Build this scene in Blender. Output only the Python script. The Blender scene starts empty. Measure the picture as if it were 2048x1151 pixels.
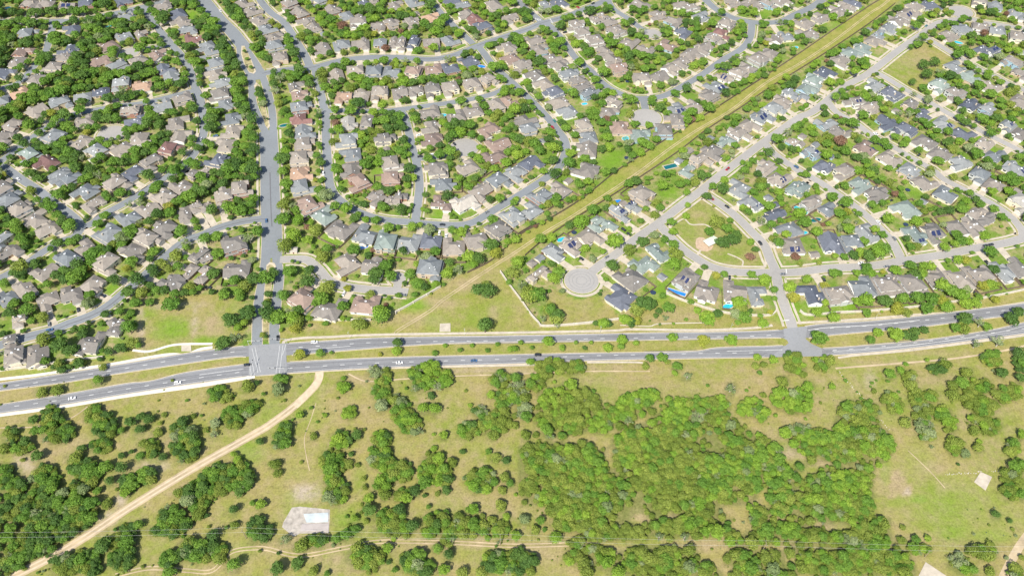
import bpy, math, random
import numpy as np
from mathutils import Vector, Matrix
random.seed(7); RNG = np.random.default_rng(11)
R = math.radians
SC = bpy.context.scene
COL = SC.collection

# ------------------------------------------------------------------ camera, light, exposure
F, PITCH, CAMH = 1593.0, R(48.0), 450.0
cam = bpy.data.cameras.new('camera'); co = bpy.data.objects.new('camera', cam); COL.objects.link(co)
co.location = (0, 0, CAMH); co.rotation_euler = (R(90) - PITCH, 0, 0)
cam.sensor_width = 36.0; cam.lens = 36.0 * F / 2048.0; cam.clip_start = 1.0; cam.clip_end = 6000
SC.camera = co
SUN_TRAVEL = Vector((.267, .634, -.774)).normalized()
SUN_EL = math.asin(-SUN_TRAVEL.z); to_sun = -SUN_TRAVEL
SUN_AZ = math.atan2(to_sun.x, to_sun.y)
w = bpy.data.worlds.new('World'); SC.world = w; w.use_nodes = True
nt = w.node_tree; bg = nt.nodes['Background']; sky = nt.nodes.new('ShaderNodeTexSky')
sky.sky_type = 'NISHITA'; sky.sun_disc = False; sky.sun_elevation = SUN_EL; sky.sun_rotation = SUN_AZ
nt.links.new(sky.outputs[0], bg.inputs[0]); bg.inputs[1].default_value = 0.12
sl = bpy.data.lights.new('sun', 'SUN'); sl.energy = 5.0; sl.angle = R(0.5); sl.color = (1.0, .945, .85)
so = bpy.data.objects.new('sun', sl); COL.objects.link(so)
so.rotation_euler = to_sun.to_track_quat('Z', 'Y').to_euler()
SC.view_settings.view_transform = 'Standard'; SC.view_settings.look = 'None'
SC.view_settings.exposure = 0.44; SC.view_settings.gamma = 1.0
SC.cycles.max_bounces = 5; SC.cycles.diffuse_bounces = 3; SC.cycles.transparent_max_bounces = 4

# ------------------------------------------------------------------ photo pixel <-> ground
CP, SP = math.cos(PITCH), math.sin(PITCH)
def U(x, y, z=0.0):
    u = (x - 1024) / F; v = (575.5 - y) / F
    dy = CP + v * SP; dz = -SP + v * CP
    t = (z - CAMH) / dz
    return (u * t, dy * t, z)
def PX(p):
    X, Y, Z = p[0], p[1], p[2] - CAMH
    d = Y * CP - Z * SP; up = Y * SP + Z * CP
    return (1024 + F * X / d, 575.5 - F * up / d)
def PPM(y):                       # photo pixels per metre on the ground in row y
    v = (575.5 - y) / F
    return F * (SP - v * CP) / CAMH

# ------------------------------------------------------------------ helpers
def tag(o, label=None, cat=None, group=None, kind=None):
    if label: o['label'] = label
    if cat: o['category'] = cat
    if group: o['group'] = group
    if kind: o['kind'] = kind
    return o
class MB:
    def __init__(s): s.v = []; s.f = []; s.m = []
    def face(s, pts, m=0):
        n = len(s.v); s.v += [tuple(p) for p in pts]; s.f.append(tuple(range(n, n + len(pts)))); s.m.append(m)
    def box(s, x0, x1, y0, y1, z0, z1, m=0, bottom=False):
        a = [(x0, y0), (x1, y0), (x1, y1), (x0, y1)]; n = len(s.v)
        s.v += [(x, y, z0) for x, y in a] + [(x, y, z1) for x, y in a]
        fs = [(0, 1, 5, 4), (1, 2, 6, 5), (2, 3, 7, 6), (3, 0, 4, 7), (4, 5, 6, 7)]
        if bottom: fs.append((3, 2, 1, 0))
        s.f += [tuple(n + i for i in f) for f in fs]; s.m += [m] * len(fs)
    def cyl(s, x, y, z0, z1, r0, r1, n=8, m=0, cap=True, axis=None):
        k = len(s.v)
        for (z, r) in ((z0, r0), (z1, r1)):
            for i in range(n):
                a = 2 * math.pi * i / n; s.v.append((x + r * math.cos(a), y + r * math.sin(a), z))
        for i in range(n):
            j = (i + 1) % n; s.f.append((k + i, k + j, k + n + j, k + n + i)); s.m.append(m)
        if cap: s.f.append(tuple(range(k + n, k + 2 * n))); s.m.append(m)
    def tube(s, p, q, r0, r1=None, n=6, m=0):
        r1 = r0 if r1 is None else r1
        p = Vector(p); q = Vector(q); d = (q - p).normalized()
        a = d.orthogonal().normalized(); b = d.cross(a); k = len(s.v)
        for c, r in ((p, r0), (q, r1)):
            for i in range(n):
                t = 2 * math.pi * i / n; s.v.append(tuple(c + a * r * math.cos(t) + b * r * math.sin(t)))
        for i in range(n):
            j = (i + 1) % n; s.f.append((k + i, k + j, k + n + j, k + n + i)); s.m.append(m)
        s.f.append(tuple(range(k + n, k + 2 * n))); s.m.append(m)
        s.f.append(tuple(reversed(range(k, k + n)))); s.m.append(m)
    def xf(s, loc, ang):
        c, sn = math.cos(ang), math.sin(ang)
        s.v = [(x * c - y * sn + loc[0], x * sn + y * c + loc[1], z + loc[2]) for x, y, z in s.v]; return s
    def add(s, o, mo=0):
        n = len(s.v); s.v += o.v; s.f += [tuple(i + n for i in f) for f in o.f]; s.m += [i + mo for i in o.m]
    def mesh(s, name, mats):
        me = bpy.data.meshes.new(name); me.from_pydata(s.v, [], s.f)
        for m in (mats if isinstance(mats, (list, tuple)) else [mats]): me.materials.append(m)
        if any(s.m): me.polygons.foreach_set('material_index', s.m)
        me.update(); return me
    def build(s, name, mats, parent=None):
        return obj(name, s.mesh(name, mats), parent)
def obj(name, me, parent=None, loc=None, rz=0.0):
    o = bpy.data.objects.new(name, me); COL.objects.link(o)
    if parent: o.parent = parent
    if loc is not None: o.location = loc; o.rotation_euler = (0, 0, rz)
    return o
def empty(name, loc, rz=0.0, s=1.0):
    o = bpy.data.objects.new(name, None); COL.objects.link(o); o.location = loc; o.rotation_euler = (0, 0, rz)
    o.scale = (s, s, s); o.empty_display_size = .5
    return o

# ------------------------------------------------------------------ materials
def newmat(name, rough=.9, spec=.2):
    m = bpy.data.materials.new(name); m.use_nodes = True
    b = m.node_tree.nodes['Principled BSDF']; b.inputs['Roughness'].default_value = rough
    b.inputs['Specular IOR Level'].default_value = spec
    return m, m.node_tree, b
def noise(nt, scale, detail=3, rough=.6, coord='Object', vec=None):
    if vec is None:
        tc = nt.nodes.new('ShaderNodeTexCoord'); vec = tc.outputs[coord]
    n = nt.nodes.new('ShaderNodeTexNoise'); n.inputs['Scale'].default_value = scale
    n.inputs['Detail'].default_value = detail; n.inputs['Roughness'].default_value = rough
    nt.links.new(vec, n.inputs['Vector']); return n.outputs['Fac']
def ramp(nt, fac, stops):
    r = nt.nodes.new('ShaderNodeValToRGB'); nt.links.new(fac, r.inputs[0])
    e = r.color_ramp.elements
    while len(e) < len(stops): e.new(.5)
    for i, (p, c) in enumerate(stops):
        e[i].position = p; e[i].color = (c[0], c[1], c[2], 1) if not isinstance(c, (int, float)) else (c, c, c, 1)
    return r.outputs[0]
def mix(nt, fac, a, b, typ='MIX'):
    n = nt.nodes.new('ShaderNodeMix'); n.data_type = 'RGBA'; n.blend_type = typ
    for s, val in ((n.inputs[0], fac), (n.inputs[6], a), (n.inputs[7], b)):
        if isinstance(val, (int, float)): s.default_value = val
        elif isinstance(val, (tuple, list)): s.default_value = (*val[:3], 1)
        else: nt.links.new(val, s)
    return n.outputs[2]
def mth(nt, op, a, b=0.0, clamp=False):
    n = nt.nodes.new('ShaderNodeMath'); n.operation = op; n.use_clamp = clamp
    for s, val in ((n.inputs[0], a), (n.inputs[1], b)):
        if isinstance(val, (int, float)): s.default_value = val
        else: nt.links.new(val, s)
    return n.outputs[0]
def plain(name, c, rough=.85, spec=.2, sc=1.5, var=.18, rnd=.0):
    m, nt, b = newmat(name, rough, spec)
    f = noise(nt, sc)
    lo = tuple(x * (1 - var) for x in c); hi = tuple(min(1, x * (1 + var)) for x in c)
    colr = ramp(nt, f, [(.3, lo), (.7, hi)])
    if rnd:
        oi = nt.nodes.new('ShaderNodeObjectInfo')
        r2 = ramp(nt, oi.outputs['Random'], [(0, (1 - rnd,) * 3), (1, (1.0,) * 3)])
        colr = mix(nt, 1.0, colr, r2, 'MULTIPLY')
    nt.links.new(colr, b.inputs['Base Color']); return m

def roofmat(name, c):
    m, nt, b = newmat(name, .8, .25)
    f1 = noise(nt, .35, 3); f2 = noise(nt, 3.5, 3, .7)
    tc = nt.nodes.new('ShaderNodeTexCoord')
    wv = nt.nodes.new('ShaderNodeTexWave'); wv.bands_direction = 'Z'; wv.inputs['Scale'].default_value = 2.2
    wv.inputs['Distortion'].default_value = 2.0; wv.inputs['Detail'].default_value = 2
    nt.links.new(tc.outputs['Object'], wv.inputs['Vector'])
    a = ramp(nt, f1, [(.3, tuple(x * .84 for x in c)), (.72, tuple(x * 1.14 for x in c))])
    a = mix(nt, 1.0, a, ramp(nt, f2, [(.25, .78), (.75, 1.1)]), 'MULTIPLY')
    a = mix(nt, .5, a, mix(nt, 1.0, a, ramp(nt, wv.outputs['Color'], [(0, .78), (.6, 1.05)]), 'MULTIPLY'))
    oi = nt.nodes.new('ShaderNodeObjectInfo')
    a = mix(nt, 1.0, a, ramp(nt, oi.outputs['Random'], [(0, (.74, .76, .78)), (.5, (.98, .96, .94)), (1, (1.2, 1.16, 1.1))]), 'MULTIPLY')
    nt.links.new(a, b.inputs['Base Color']); return m
ROOF = {'t': roofmat('taupe_shingles', (.262, .238, .212)), 'g': roofmat('grey_shingles', (.225, .243, .252)),
        'd': roofmat('slate_shingles', (.125, .14, .175)), 'b': roofmat('brown_shingles', (.27, .205, .175)),
        'm': roofmat('maroon_shingles', (.215, .125, .115)), 'o': roofmat('terracotta_tiles', (.46, .315, .225)),
        'w': roofmat('pale_shingles', (.46, .43, .38)), 'v': roofmat('green_grey_shingles', (.215, .262, .245))}
ROOFWORD = {'t': 'taupe', 'g': 'light grey', 'd': 'dark slate', 'b': 'brown', 'm': 'maroon', 'o': 'terracotta', 'w': 'pale', 'v': 'grey-green'}
def brick(name, c):
    m, nt, b = newmat(name, .9, .15)
    tc = nt.nodes.new('ShaderNodeTexCoord'); br = nt.nodes.new('ShaderNodeTexBrick')
    br.inputs['Scale'].default_value = 2.5
    br.inputs['Color1'].default_value = (*c, 1); br.inputs['Color2'].default_value = (c[0] * .75, c[1] * .7, c[2] * .68, 1)
    br.inputs['Mortar'].default_value = (.5, .46, .4, 1); br.inputs['Mortar Size'].default_value = .02
    nt.links.new(tc.outputs['Object'], br.inputs['Vector']); nt.links.new(br.outputs['Color'], b.inputs['Base Color']); return m
WALLS = [plain('cream_wall', (.66, .60, .47)), plain('white_wall', (.76, .75, .71)), plain('limestone_wall', (.60, .53, .40)),
         plain('tan_wall', (.50, .41, .31)), brick('brick_wall', (.36, .19, .14)), plain('blue_wall', (.30, .42, .50)), plain('grey_wall', (.46, .47, .45))]
WALLWORD = ['cream', 'white', 'limestone', 'tan', 'brick', 'blue', 'grey']
M_glass = plain('window_glass', (.05, .065, .08), .15, .5, 1, .3)
M_frame = plain('white_trim', (.74, .73, .70))
M_garage = plain('garage_panel', (.62, .60, .55))
M_door = plain('door_wood', (.18, .09, .06))
M_solar = plain('solar_glass', (.025, .035, .10), .25, .5, 3, .4)
M_vent = plain('roof_vent_metal', (.75, .76, .77), .5)
M_chim = plain('chimney_masonry', (.52, .45, .36))
def asphalt(name, c, s=.25):
    m, nt, b = newmat(name, .9, .2)
    a = ramp(nt, noise(nt, .02, 4, .6), [(.3, tuple(x * .9 for x in c)), (.7, tuple(x * 1.08 for x in c))])
    a = mix(nt, 1.0, a, ramp(nt, noise(nt, .6, 4, .75), [(.3, .93), (.7, 1.05)]), 'MULTIPLY')
    vo = nt.nodes.new('ShaderNodeTexVoronoi'); vo.feature = 'DISTANCE_TO_EDGE'; vo.inputs['Scale'].default_value = .16
    tc = nt.nodes.new('ShaderNodeTexCoord')
    wn = nt.nodes.new('ShaderNodeTexNoise'); wn.inputs['Scale'].default_value = .3; nt.links.new(tc.outputs['Object'], wn.inputs['Vector'])
    vm = nt.nodes.new('ShaderNodeVectorMath'); vm.operation = 'MULTIPLY_ADD'; vm.inputs[1].default_value = (4, 4, 4)
    nt.links.new(wn.outputs['Color'], vm.inputs[0]); nt.links.new(tc.outputs['Object'], vm.inputs[2])
    nt.links.new(vm.outputs[0], vo.inputs['Vector'])
    a = mix(nt, 1.0, a, ramp(nt, vo.outputs['Distance'], [(0, .86), (.025, 1.0)]), 'MULTIPLY')
    nt.links.new(a, b.inputs['Base Color']); return m
M_asph = asphalt('asphalt', (.215, .232, .245)); M_asph2 = asphalt('weathered_asphalt', (.34, .325, .305))
M_asphm = asphalt('main_road_asphalt', (.222, .224, .230))
M_conc = plain('concrete', (.47, .415, .33), .9, .2, .25, .16); M_kerb = plain('kerb_concrete', (.50, .43, .32), .9, .2, .3, .18)
M_white = plain('road_paint', (.62, .62, .60), .7, .2, .8, .15); M_yel = plain('yellow_road_paint', (.70, .50, .14), .7, .2, .8, .15)
M_stone = plain('limestone_masonry', (.52, .475, .40), .9, .2, .5, .15)
M_wood = plain('weathered_cedar', (.20, .155, .115), .9, .15, .6, .3, .3)
M_woodp = plain('pole_timber', (.30, .24, .18)); M_wire = plain('cable_metal', (.55, .55, .53), .4, .5)
M_dirt = plain('bare_dirt', (.44, .35, .225), .95, .1, .12, .25)
def wet(name, c):
    m, nt, b = newmat(name, .08, .5); b.inputs['Base Color'].default_value = (*c, 1)
    nt.links.new(ramp(nt, noise(nt, .8), [(.3, tuple(x * .85 for x in c)), (.7, tuple(min(1, x * 1.15) for x in c))]), b.inputs['Base Color']); return m
M_pool = wet('pool_water', (.03, .42, .52)); M_pooldeep = wet('blue_pool_water', (.02, .20, .60)); M_poold = wet('dark_pool_water', (.01, .12, .13))

def leafmat(name, c1, c2):
    m, nt, b = newmat(name, .65, .25)
    oi = nt.nodes.new('ShaderNodeObjectInfo')
    geo = nt.nodes.new('ShaderNodeNewGeometry')
    a = ramp(nt, oi.outputs['Random'], [(0, c1), (1, c2)])
    at = nt.nodes.new('ShaderNodeAttribute'); at.attribute_name = 'tint'
    a = mix(nt, 1.0, a, ramp(nt, at.outputs['Fac'], [(0, (.62, .68, .62)), (.5, (1, 1, 1)), (1, (1.45, 1.34, 1.15))]), 'MULTIPLY')
    nt.links.new(a, b.inputs['Base Color'])
    tr = nt.nodes.new('ShaderNodeBsdfTranslucent'); nt.links.new(mix(nt, 1.0, a, (1.2, 1.25, .5), 'MULTIPLY'), tr.inputs['Color'])
    ms = nt.nodes.new('ShaderNodeMixShader'); ms.inputs[0].default_value = .22
    out = nt.nodes['Material Output']
    nt.links.new(b.outputs[0], ms.inputs[1]); nt.links.new(tr.outputs[0], ms.inputs[2]); nt.links.new(ms.outputs[0], out.inputs[0])
    return m
LEAF = [leafmat('dark_oak_leaves', (.072, .148, .034), (.112, .205, .042)),
        leafmat('oak_leaves', (.108, .222, .034), (.168, .292, .044)),
        leafmat('juniper_foliage', (.155, .222, .036), (.25, .312, .062)),
        leafmat('lime_leaves', (.16, .295, .035), (.25, .37, .05)),
        leafmat('grey_green_leaves', (.18, .245, .10), (.27, .33, .16)),
        leafmat('yellowing_leaves', (.27, .31, .045), (.34, .35, .06)),
        leafmat('red_leaves', (.20, .11, .075), (.26, .16, .11))]
LEAFWORD = ['dark green', 'green', 'olive green', 'bright green', 'grey-green', 'yellow-green', 'reddish']
M_bark = plain('bark', (.19, .155, .12)); M_barkg = plain('pale_bark', (.42, .39, .34))
# ------------------------------------------------------------------ survey data (photo coordinates, turned into ground positions with U)
# houses: tile origin x0,y0 then 'X,Y,colour[,flags]' in tens of enlarged pixels (0.1955 photo px each)
HD = [(0, 0, "29,4,t;46,4,t;68,6,t,p;88,5,d;127,2,d;29,35,g;22,53,b;19,63,t;3,75,d;73,30,d;70,50,d;65,60,t;54,69,t;36,82,t;20,95,o;1,104,g;130,17,g;127,38,g;145,36,t;110,47,b;102,63,b;120,67,g;142,63,t;162,56,b;167,7,t;181,14,d;185,23,t;192,31,g;198,39,m;169,70,d;177,79,g;145,88,o;124,87,g;103,95,d;84,99,g;62,106,g;38,113,t;165,108,g;187,101,t;134,112,t"),
(400, 0, "45,3,t;53,11,t;62,20,t;69,29,g;76,38,t;78,47,g;82,60,t;90,5,t;101,13,t;108,22,t;115,29,t;126,34,g,s;120,2,g;134,10,t;149,16,g;162,23,t;182,27,t;198,24,t;168,2,d;178,3,t;201,5,t;125,50,t;145,46,g;164,45,t;184,44,g;198,44,t;5,47,g;8,55,g;14,66,g;15,76,t;21,87,g;20,97,t;23,107,g;139,77,t;159,72,t;178,73,g;196,73,g;98,88,t;101,97,b;104,110,g;147,99,o;165,97,t;184,96,t"),
(800, 0, "1,6,t;15,2,g;53,1,d;17,13,t,s;63,5,g;67,14,t;77,20,m;86,29,d;13,23,t;32,18,o;99,6,t,L;113,18,t;14,44,d;32,43,t;51,41,g;1,46,t;147,5,g;163,3,d;137,40,t;109,50,t;144,50,t;178,26,t;184,34,t;198,42,t;200,19,t;114,60,b;123,68,t;155,59,t;164,66,t;137,77,t;147,86,t;174,76,g;183,83,t;188,90,t;195,95,g;70,62,d;52,69,d;34,70,b;14,72,b;90,82,t;74,87,t;52,91,t;34,93,t;16,92,t;0,95,t;161,105,t;112,103,b;97,107,t;30,114,t;75,113,t;172,114,g;157,95,d"),
(1200, 0, "4,17,t;10,24,t;18,32,t;30,43,t;3,52,t;12,61,t;18,71,b;40,5,t;58,15,t;74,22,t;83,4,t;94,8,t;105,17,g,p;84,33,d;47,50,t;69,46,b;130,24,t;125,35,m;118,41,t;107,49,t;94,56,t;84,63,t;74,70,t;62,79,t;43,81,t;162,5,t;173,5,t;149,3,t;136,2,t;186,1,t;178,39,t;191,37,g;172,54,t;160,60,t;150,69,t;141,75,t;127,78,t,p;118,88,g,p;110,98,t;95,108,t;79,111,g,p;15,104,t;194,96,g;188,104,t;178,112,g"),
(1600, 0, "4,23,t;48,6,t;54,2,d;20,18,t;36,11,t;8,33,t;119,9,t;111,15,t,p;101,21,t;134,6,d;92,28,g;82,35,g;77,42,t;66,49,v;54,54,v;43,62,t;71,29,g,s;184,28,t;165,30,g;152,36,t;202,31,g;184,2,t;200,6,g;186,50,d;196,53,d,p;164,47,t,s;160,68,g;175,79,v;141,88,v;157,96,t;174,107,d;195,88,t;26,74,d;15,83,v;8,91,v;1,100,g;75,86,g;94,96,d;55,105,t,p;114,106,t;70,112,t;125,113,d;190,113,g;99,112,t,s"),
(0, 215, "36,5,t;12,17,t;4,30,t;53,30,g,L;29,49,v;47,57,m;86,13,t;82,35,t;98,46,g;125,43,t;145,31,t;138,13,d;135,3,t;163,1,g;183,15,t;185,29,t;175,43,m;156,56,t;136,66,d;120,79,t;59,69,g;70,75,g;87,86,g,L;96,98,t;12,94,g,L;22,104,t;38,113,t;4,82,t;168,92,t;186,81,t;197,68,t;152,104,t;131,112,g;189,110,t;201,102,t"),
(400, 215, "31,11,g;32,24,t;25,38,t;17,54,d;5,66,t;43,83,t;25,93,t;6,101,t;104,1,g;104,11,m;107,25,g;107,38,t;104,52,t;103,67,o;106,81,g;112,99,b;128,110,v,L;150,16,w;171,15,t;186,11,t,s;149,34,g;154,48,g;154,63,t;161,77,b;190,32,t;191,42,t,s;197,57,t;197,73,b;179,92,t;198,94,t"),
(800, 215, "31,8,t;57,8,t;76,4,t;31,19,t;32,32,b;37,64,t;43,78,g;38,91,b,s;42,100,b;69,61,t;66,98,w,L;84,86,t;101,76,g;120,67,g;134,57,d;92,23,b;100,36,b,L;96,49,b;128,12,t;134,22,g;145,33,g,s;174,6,g;185,19,t;193,30,g;191,43,t;190,63,t,L;172,74,t,s;163,83,t;143,90,g;134,105,g;115,111,g;1,91,t"),
(1200, 215, "10,5,t;22,20,b;42,28,v;64,24,t;76,14,t;80,4,g,p;95,2,t;113,30,g,s;130,35,v;143,28,t;153,19,t;167,10,g,p;178,3,g;91,43,t,s;117,45,t;104,55,t;81,53,g,s;91,64,v,L;44,90,t,L;23,97,t,s;34,103,g,p;22,109,g,p;141,82,g;155,98,g,p;168,61,t;184,72,t,p;200,81,v;180,98,d,s;178,109,d,L;198,34,t;173,91,g,s"),
(1600, 215, "27,15,g;43,24,t;3,28,t,s;1,36,t,s;16,37,g,s;11,47,g,p;32,48,d,s;25,60,d;43,66,t;60,79,v;78,88,t;69,41,b,p;92,52,t;72,5,t;87,15,d;107,24,d;127,9,d;148,16,g,p;167,26,d;128,35,t;188,38,t;191,7,v;200,48,g;144,47,t;163,56,g;183,69,g;199,79,t;128,76,t;150,88,g;127,95,g,s;108,104,v;113,64,g;13,97,t;29,104,g;2,83,v;181,107,t;192,113,t"),
(0, 430, "48,15,t;4,27,g,L;9,39,t,L;69,45,g,L;46,57,t;25,75,t;7,84,g;50,88,t,L;73,82,t;96,71,t;112,50,t,L;137,37,t,L;152,25,t,L;170,13,t;111,19,g;86,33,t;20,108,t,L;118,109,t;175,68,t;194,57,t;203,40,t"),
(400, 430, "35,29,t,L;38,54,t;5,41,t;2,60,t;145,13,t,L;170,19,g,L;191,26,v,L;149,49,t,L;177,54,t;108,85,b,L;132,94,t,L;169,91,b,L;94,40,w,s"),
(800, 430, "10,27,g;32,26,d;55,31,t;78,25,t;99,14,t;30,56,g,L;158,37,g,L;143,43,g,s;176,31,t,p;194,23,t;202,8,v;135,48,t,s;143,62,t,L"),
(1200, 430, "7,13,v;60,37,v,L;44,49,v,L;31,64,t,L;20,83,d,L;64,62,g,s;89,65,t,pL;110,77,t,L;138,77,t,L;162,82,g,L;193,15,g;196,31,t,pL"),
(1600, 430, "32,29,d,L;53,29,g;69,18,g,L;15,39,t,s;118,20,v,pL;138,18,t,pL;160,12,t;179,12,t;193,7,t,p;10,81,d,L;38,79,t,L;64,73,g,L;88,71,t,L;113,69,t,L;140,64,t,L;162,66,t,L;183,60,t,L"),
(1848, 0, "76,8,g;95,15,g;77,32,d;96,37,t;89,50,t,s;90,64,t;100,75,t;100,103,t;100,52,g,s"),
(1848, 215, "85,19,g,p;99,26,t;96,61,g,p;97,84,t,s;99,98,w"),
(1848, 430, "81,56,g,L;96,53,t,L"),
(0, 600, "9,23,t,XL;12,42,t,XL;30,43,t,XL;72,33,t,XL;91,24,t,XL")]
# the last list is in 2.5-px units (0.2502 * 10)
HSCALE = {(0, 600): 2.502}

# streets: phrase, width, surface, centre line (photo px)
RD = [
("the upper left road", 10, 'a', "-60,44 0,43 60,43 100,43 150,41 200,33 240,25 290,13 340,0 380,-14"),
("the winding far-left street", 7.6, 'a', "290,15 293,24 313,53 342,88 367,117 383,149 391,176 401,200 406,235 408,260 402,283 389,307 362,336 323,360 274,391 244,409 205,430 185,446 163,455"),
("the left-edge diagonal street", 7.6, 'a', "0,332 12,336 39,356 78,381 110,407 137,426 160,450 150,472 117,484 84,505 40,535 -20,566"),
("the short left-edge street", 7.6, 'a', "0,324 39,295 66,274 98,252 127,236 150,228 180,222 211,216 244,211 283,207 330,196 388,181"),
("the shaded upper-left lane", 7.2, 'a', "104,44 105,55 98,78 92,102 78,121 62,140 39,164 20,172 -20,182"),
("the upper-left cul-de-sac", 7.2, 'a', "352,88 321,94 285,98 264,106"),
("the tree-lined boulevard", 14, 'a', "395,-14 412,6 439,39 465,65 480,84 492,98"),
("the tree-lined boulevard", 6.8, 'a', "478,78 480,100 484,124 496,142 504,160 504,176 506,205 517,235 526,254 533,268"),
("the tree-lined boulevard", 6.8, 'a', "480,84 492,98 502,112 517,135 527,158 537,188 543,215 546,240 546,268"),
("the tree-lined boulevard", 16, 'a', "512,140 511,160"),
("the tree-lined boulevard", 16, 'a', "537,262 538,290 539,313 540,371 542,430 544,469 543,516"),
("the tree-lined boulevard", 7.2, 'a', "533,508 530,530 527,555 519,596 515,641 514,690"),
("the tree-lined boulevard", 7.2, 'a', "553,508 556,535 558,557 554,596 549,641 549,690"),
("the curving lower-left street", 8.2, 'a', "533,437 517,438 478,444 439,455 400,471 371,481 332,512 293,547 254,580 215,612 176,633 137,647 100,662 60,672 0,690 -30,700"),
("the upper middle street", 8.2, 'a', "505,-30 520,0 541,25 566,43 582,65 597,90 611,113 620,134"),
("the main collector road", 9, 'a', "525,148 537,145 576,139 625,135 684,121 742,115 800,115 859,119 907,111 956,92 995,78 1054,59 1083,47 1132,33 1191,10 1230,-8"),
("the short top-edge street", 7.6, 'a', "850,-12 865,6 888,33 913,57 946,88"),
("the curving loop street", 7.6, 'a', "952,90 966,104 988,133 1019,160 1064,203 1093,233 1113,258 1128,278 1132,299 1125,321 1113,340 1083,362 1050,383 1021,401 995,416 972,430 947,444 917,450 859,448 820,444 771,440 732,430 703,416 674,395 660,371 656,332 652,274 652,235 648,215 640,180 633,154 630,136"),
("the inner cross street", 7.2, 'a', "650,224 674,221 752,223 800,219 860,211 917,203 986,188 1022,168"),
("the inner side street", 7.2, 'a', "800,219 810,235 818,266 825,297 835,332 839,371 835,410 831,444"),
("the inner cul-de-sac", 6.8, 'a', "830,318 878,313 908,303 926,296"),
("the top centre street", 7.6, 'a', "1020,-18 1033,-2 1048,14 1074,36 1085,47"),
("the second loop street", 7.6, 'a', "1088,45 1105,56 1128,84 1152,117 1181,141 1200,162 1225,180 1259,194 1288,197 1327,192 1366,172 1405,149 1444,121 1483,98 1499,78 1503,59 1503,43"),
("the corridor dead end", 7.2, 'a', "1286,197 1290,215 1293,232"),
("the curved top street", 9, 'a', "1395,-14 1411,0 1431,18 1454,31 1483,41 1523,46 1562,43 1591,29 1612,20 1629,11 1655,-8"),
("the top-centre dead end", 7.2, 'a', "1215,0 1229,20 1259,39 1282,57 1306,66"),
("the long diagonal street", 7.6, 'c', "1168,556 1200,530 1229,510 1278,473 1317,446 1366,408 1405,379 1454,340 1513,295 1562,260 1600,234 1629,221 1688,174 1737,147 1795,102 1844,68 1874,47 1905,40 1936,37 1965,45 1995,49 2060,60"),
("the upper lot street", 6.8, 'c', "1840,70 1874,88 1913,112 1962,140 1989,152 2010,164 2060,186"),
("the lower lot street", 6.8, 'c', "1745,141 1776,158 1805,176 1835,192 1864,207 1893,225 1936,246 1965,264 2020,291 2060,312"),
("the upper right street", 6.8, 'c', "1655,202 1674,225 1708,244 1737,266 1766,283 1795,299 1825,317 1866,340 1887,358 1936,383 1980,405 2020,432 2043,459 2046,472"),
("the middle right street", 7.2, 'c', "1528,284 1548,307 1583,332 1600,343 1639,364 1678,391 1717,418 1747,444 1766,463 1782,479 1795,502 1803,520"),
("the park's right street", 7.6, 'c', "1402,381 1420,395 1440,408 1474,434 1505,465 1528,489 1540,518 1550,540 1558,577 1571,616 1581,641 1587,664"),
("the park's lower street", 7.6, 'c', "1318,448 1337,470 1366,498 1395,518 1425,534 1464,543 1513,545 1591,544 1659,536 1737,532 1815,520 1893,508 1952,496 2014,485 2060,472"),
("the pale dead-end lane", 7.6, 'c', "560,519 585,518 615,520 638,539 658,561 693,573 742,579 791,582 816,584"),
("the pale dead-end lane", 6, 'c', "790,582 795,572 796,558"),
]
DISC = [(223, 268, 12.5), (259, 106, 10), (929, 295, 13), (1293, 236, 14), (1306, 68, 9), (1921, 24, 13), (1163, 561, 13.0), (796, 556, 6)]

# pools: photo px, length, width (m), kind
POOLS = [(16, 16, 6, 4, 0), (219, 53, 7, 4, 0), (963, 133, 8, 5, 1), (1140, 180, 9, 4, 1), (1169, 208, 6, 4, 0), (1307, 12, 7, 4, 0), (1589, 96, 9, 5, 0), (1915, 85, 10, 5, 0), (569, 251, 9, 5, 2), (731, 364, 10, 4, 0), (884, 231, 9, 5, 0), (1042, 250, 5, 3, 0), (1251, 277, 7, 6, 0), (1233, 403, 8, 4, 1), (1341, 333, 12, 5, 2), (1698, 336, 13, 3.5, 0), (1602, 420, 12, 5, 0), (724, 494, 11, 5, 1), (1124, 479, 9, 5, 0), (1353, 584, 14, 3.4, 1), (1456, 612, 8, 5, 0), (1631, 440, 9, 5, 2), (1606, 466, 8, 4, 0), (1598, 472, 9, 3, 0)]
POOLROT = {(1353, 584): -24, (1698, 336): -30, (731, 364): -62, (1915, 85): -30, (1602, 420): -35, (963, 133): -20}
TRAMP = [(1148, 466), (1306, 586), (1811, 450), (1952, 588), (1815, 381), (1253, 317), (1255, 164), (988, 352)]
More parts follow.
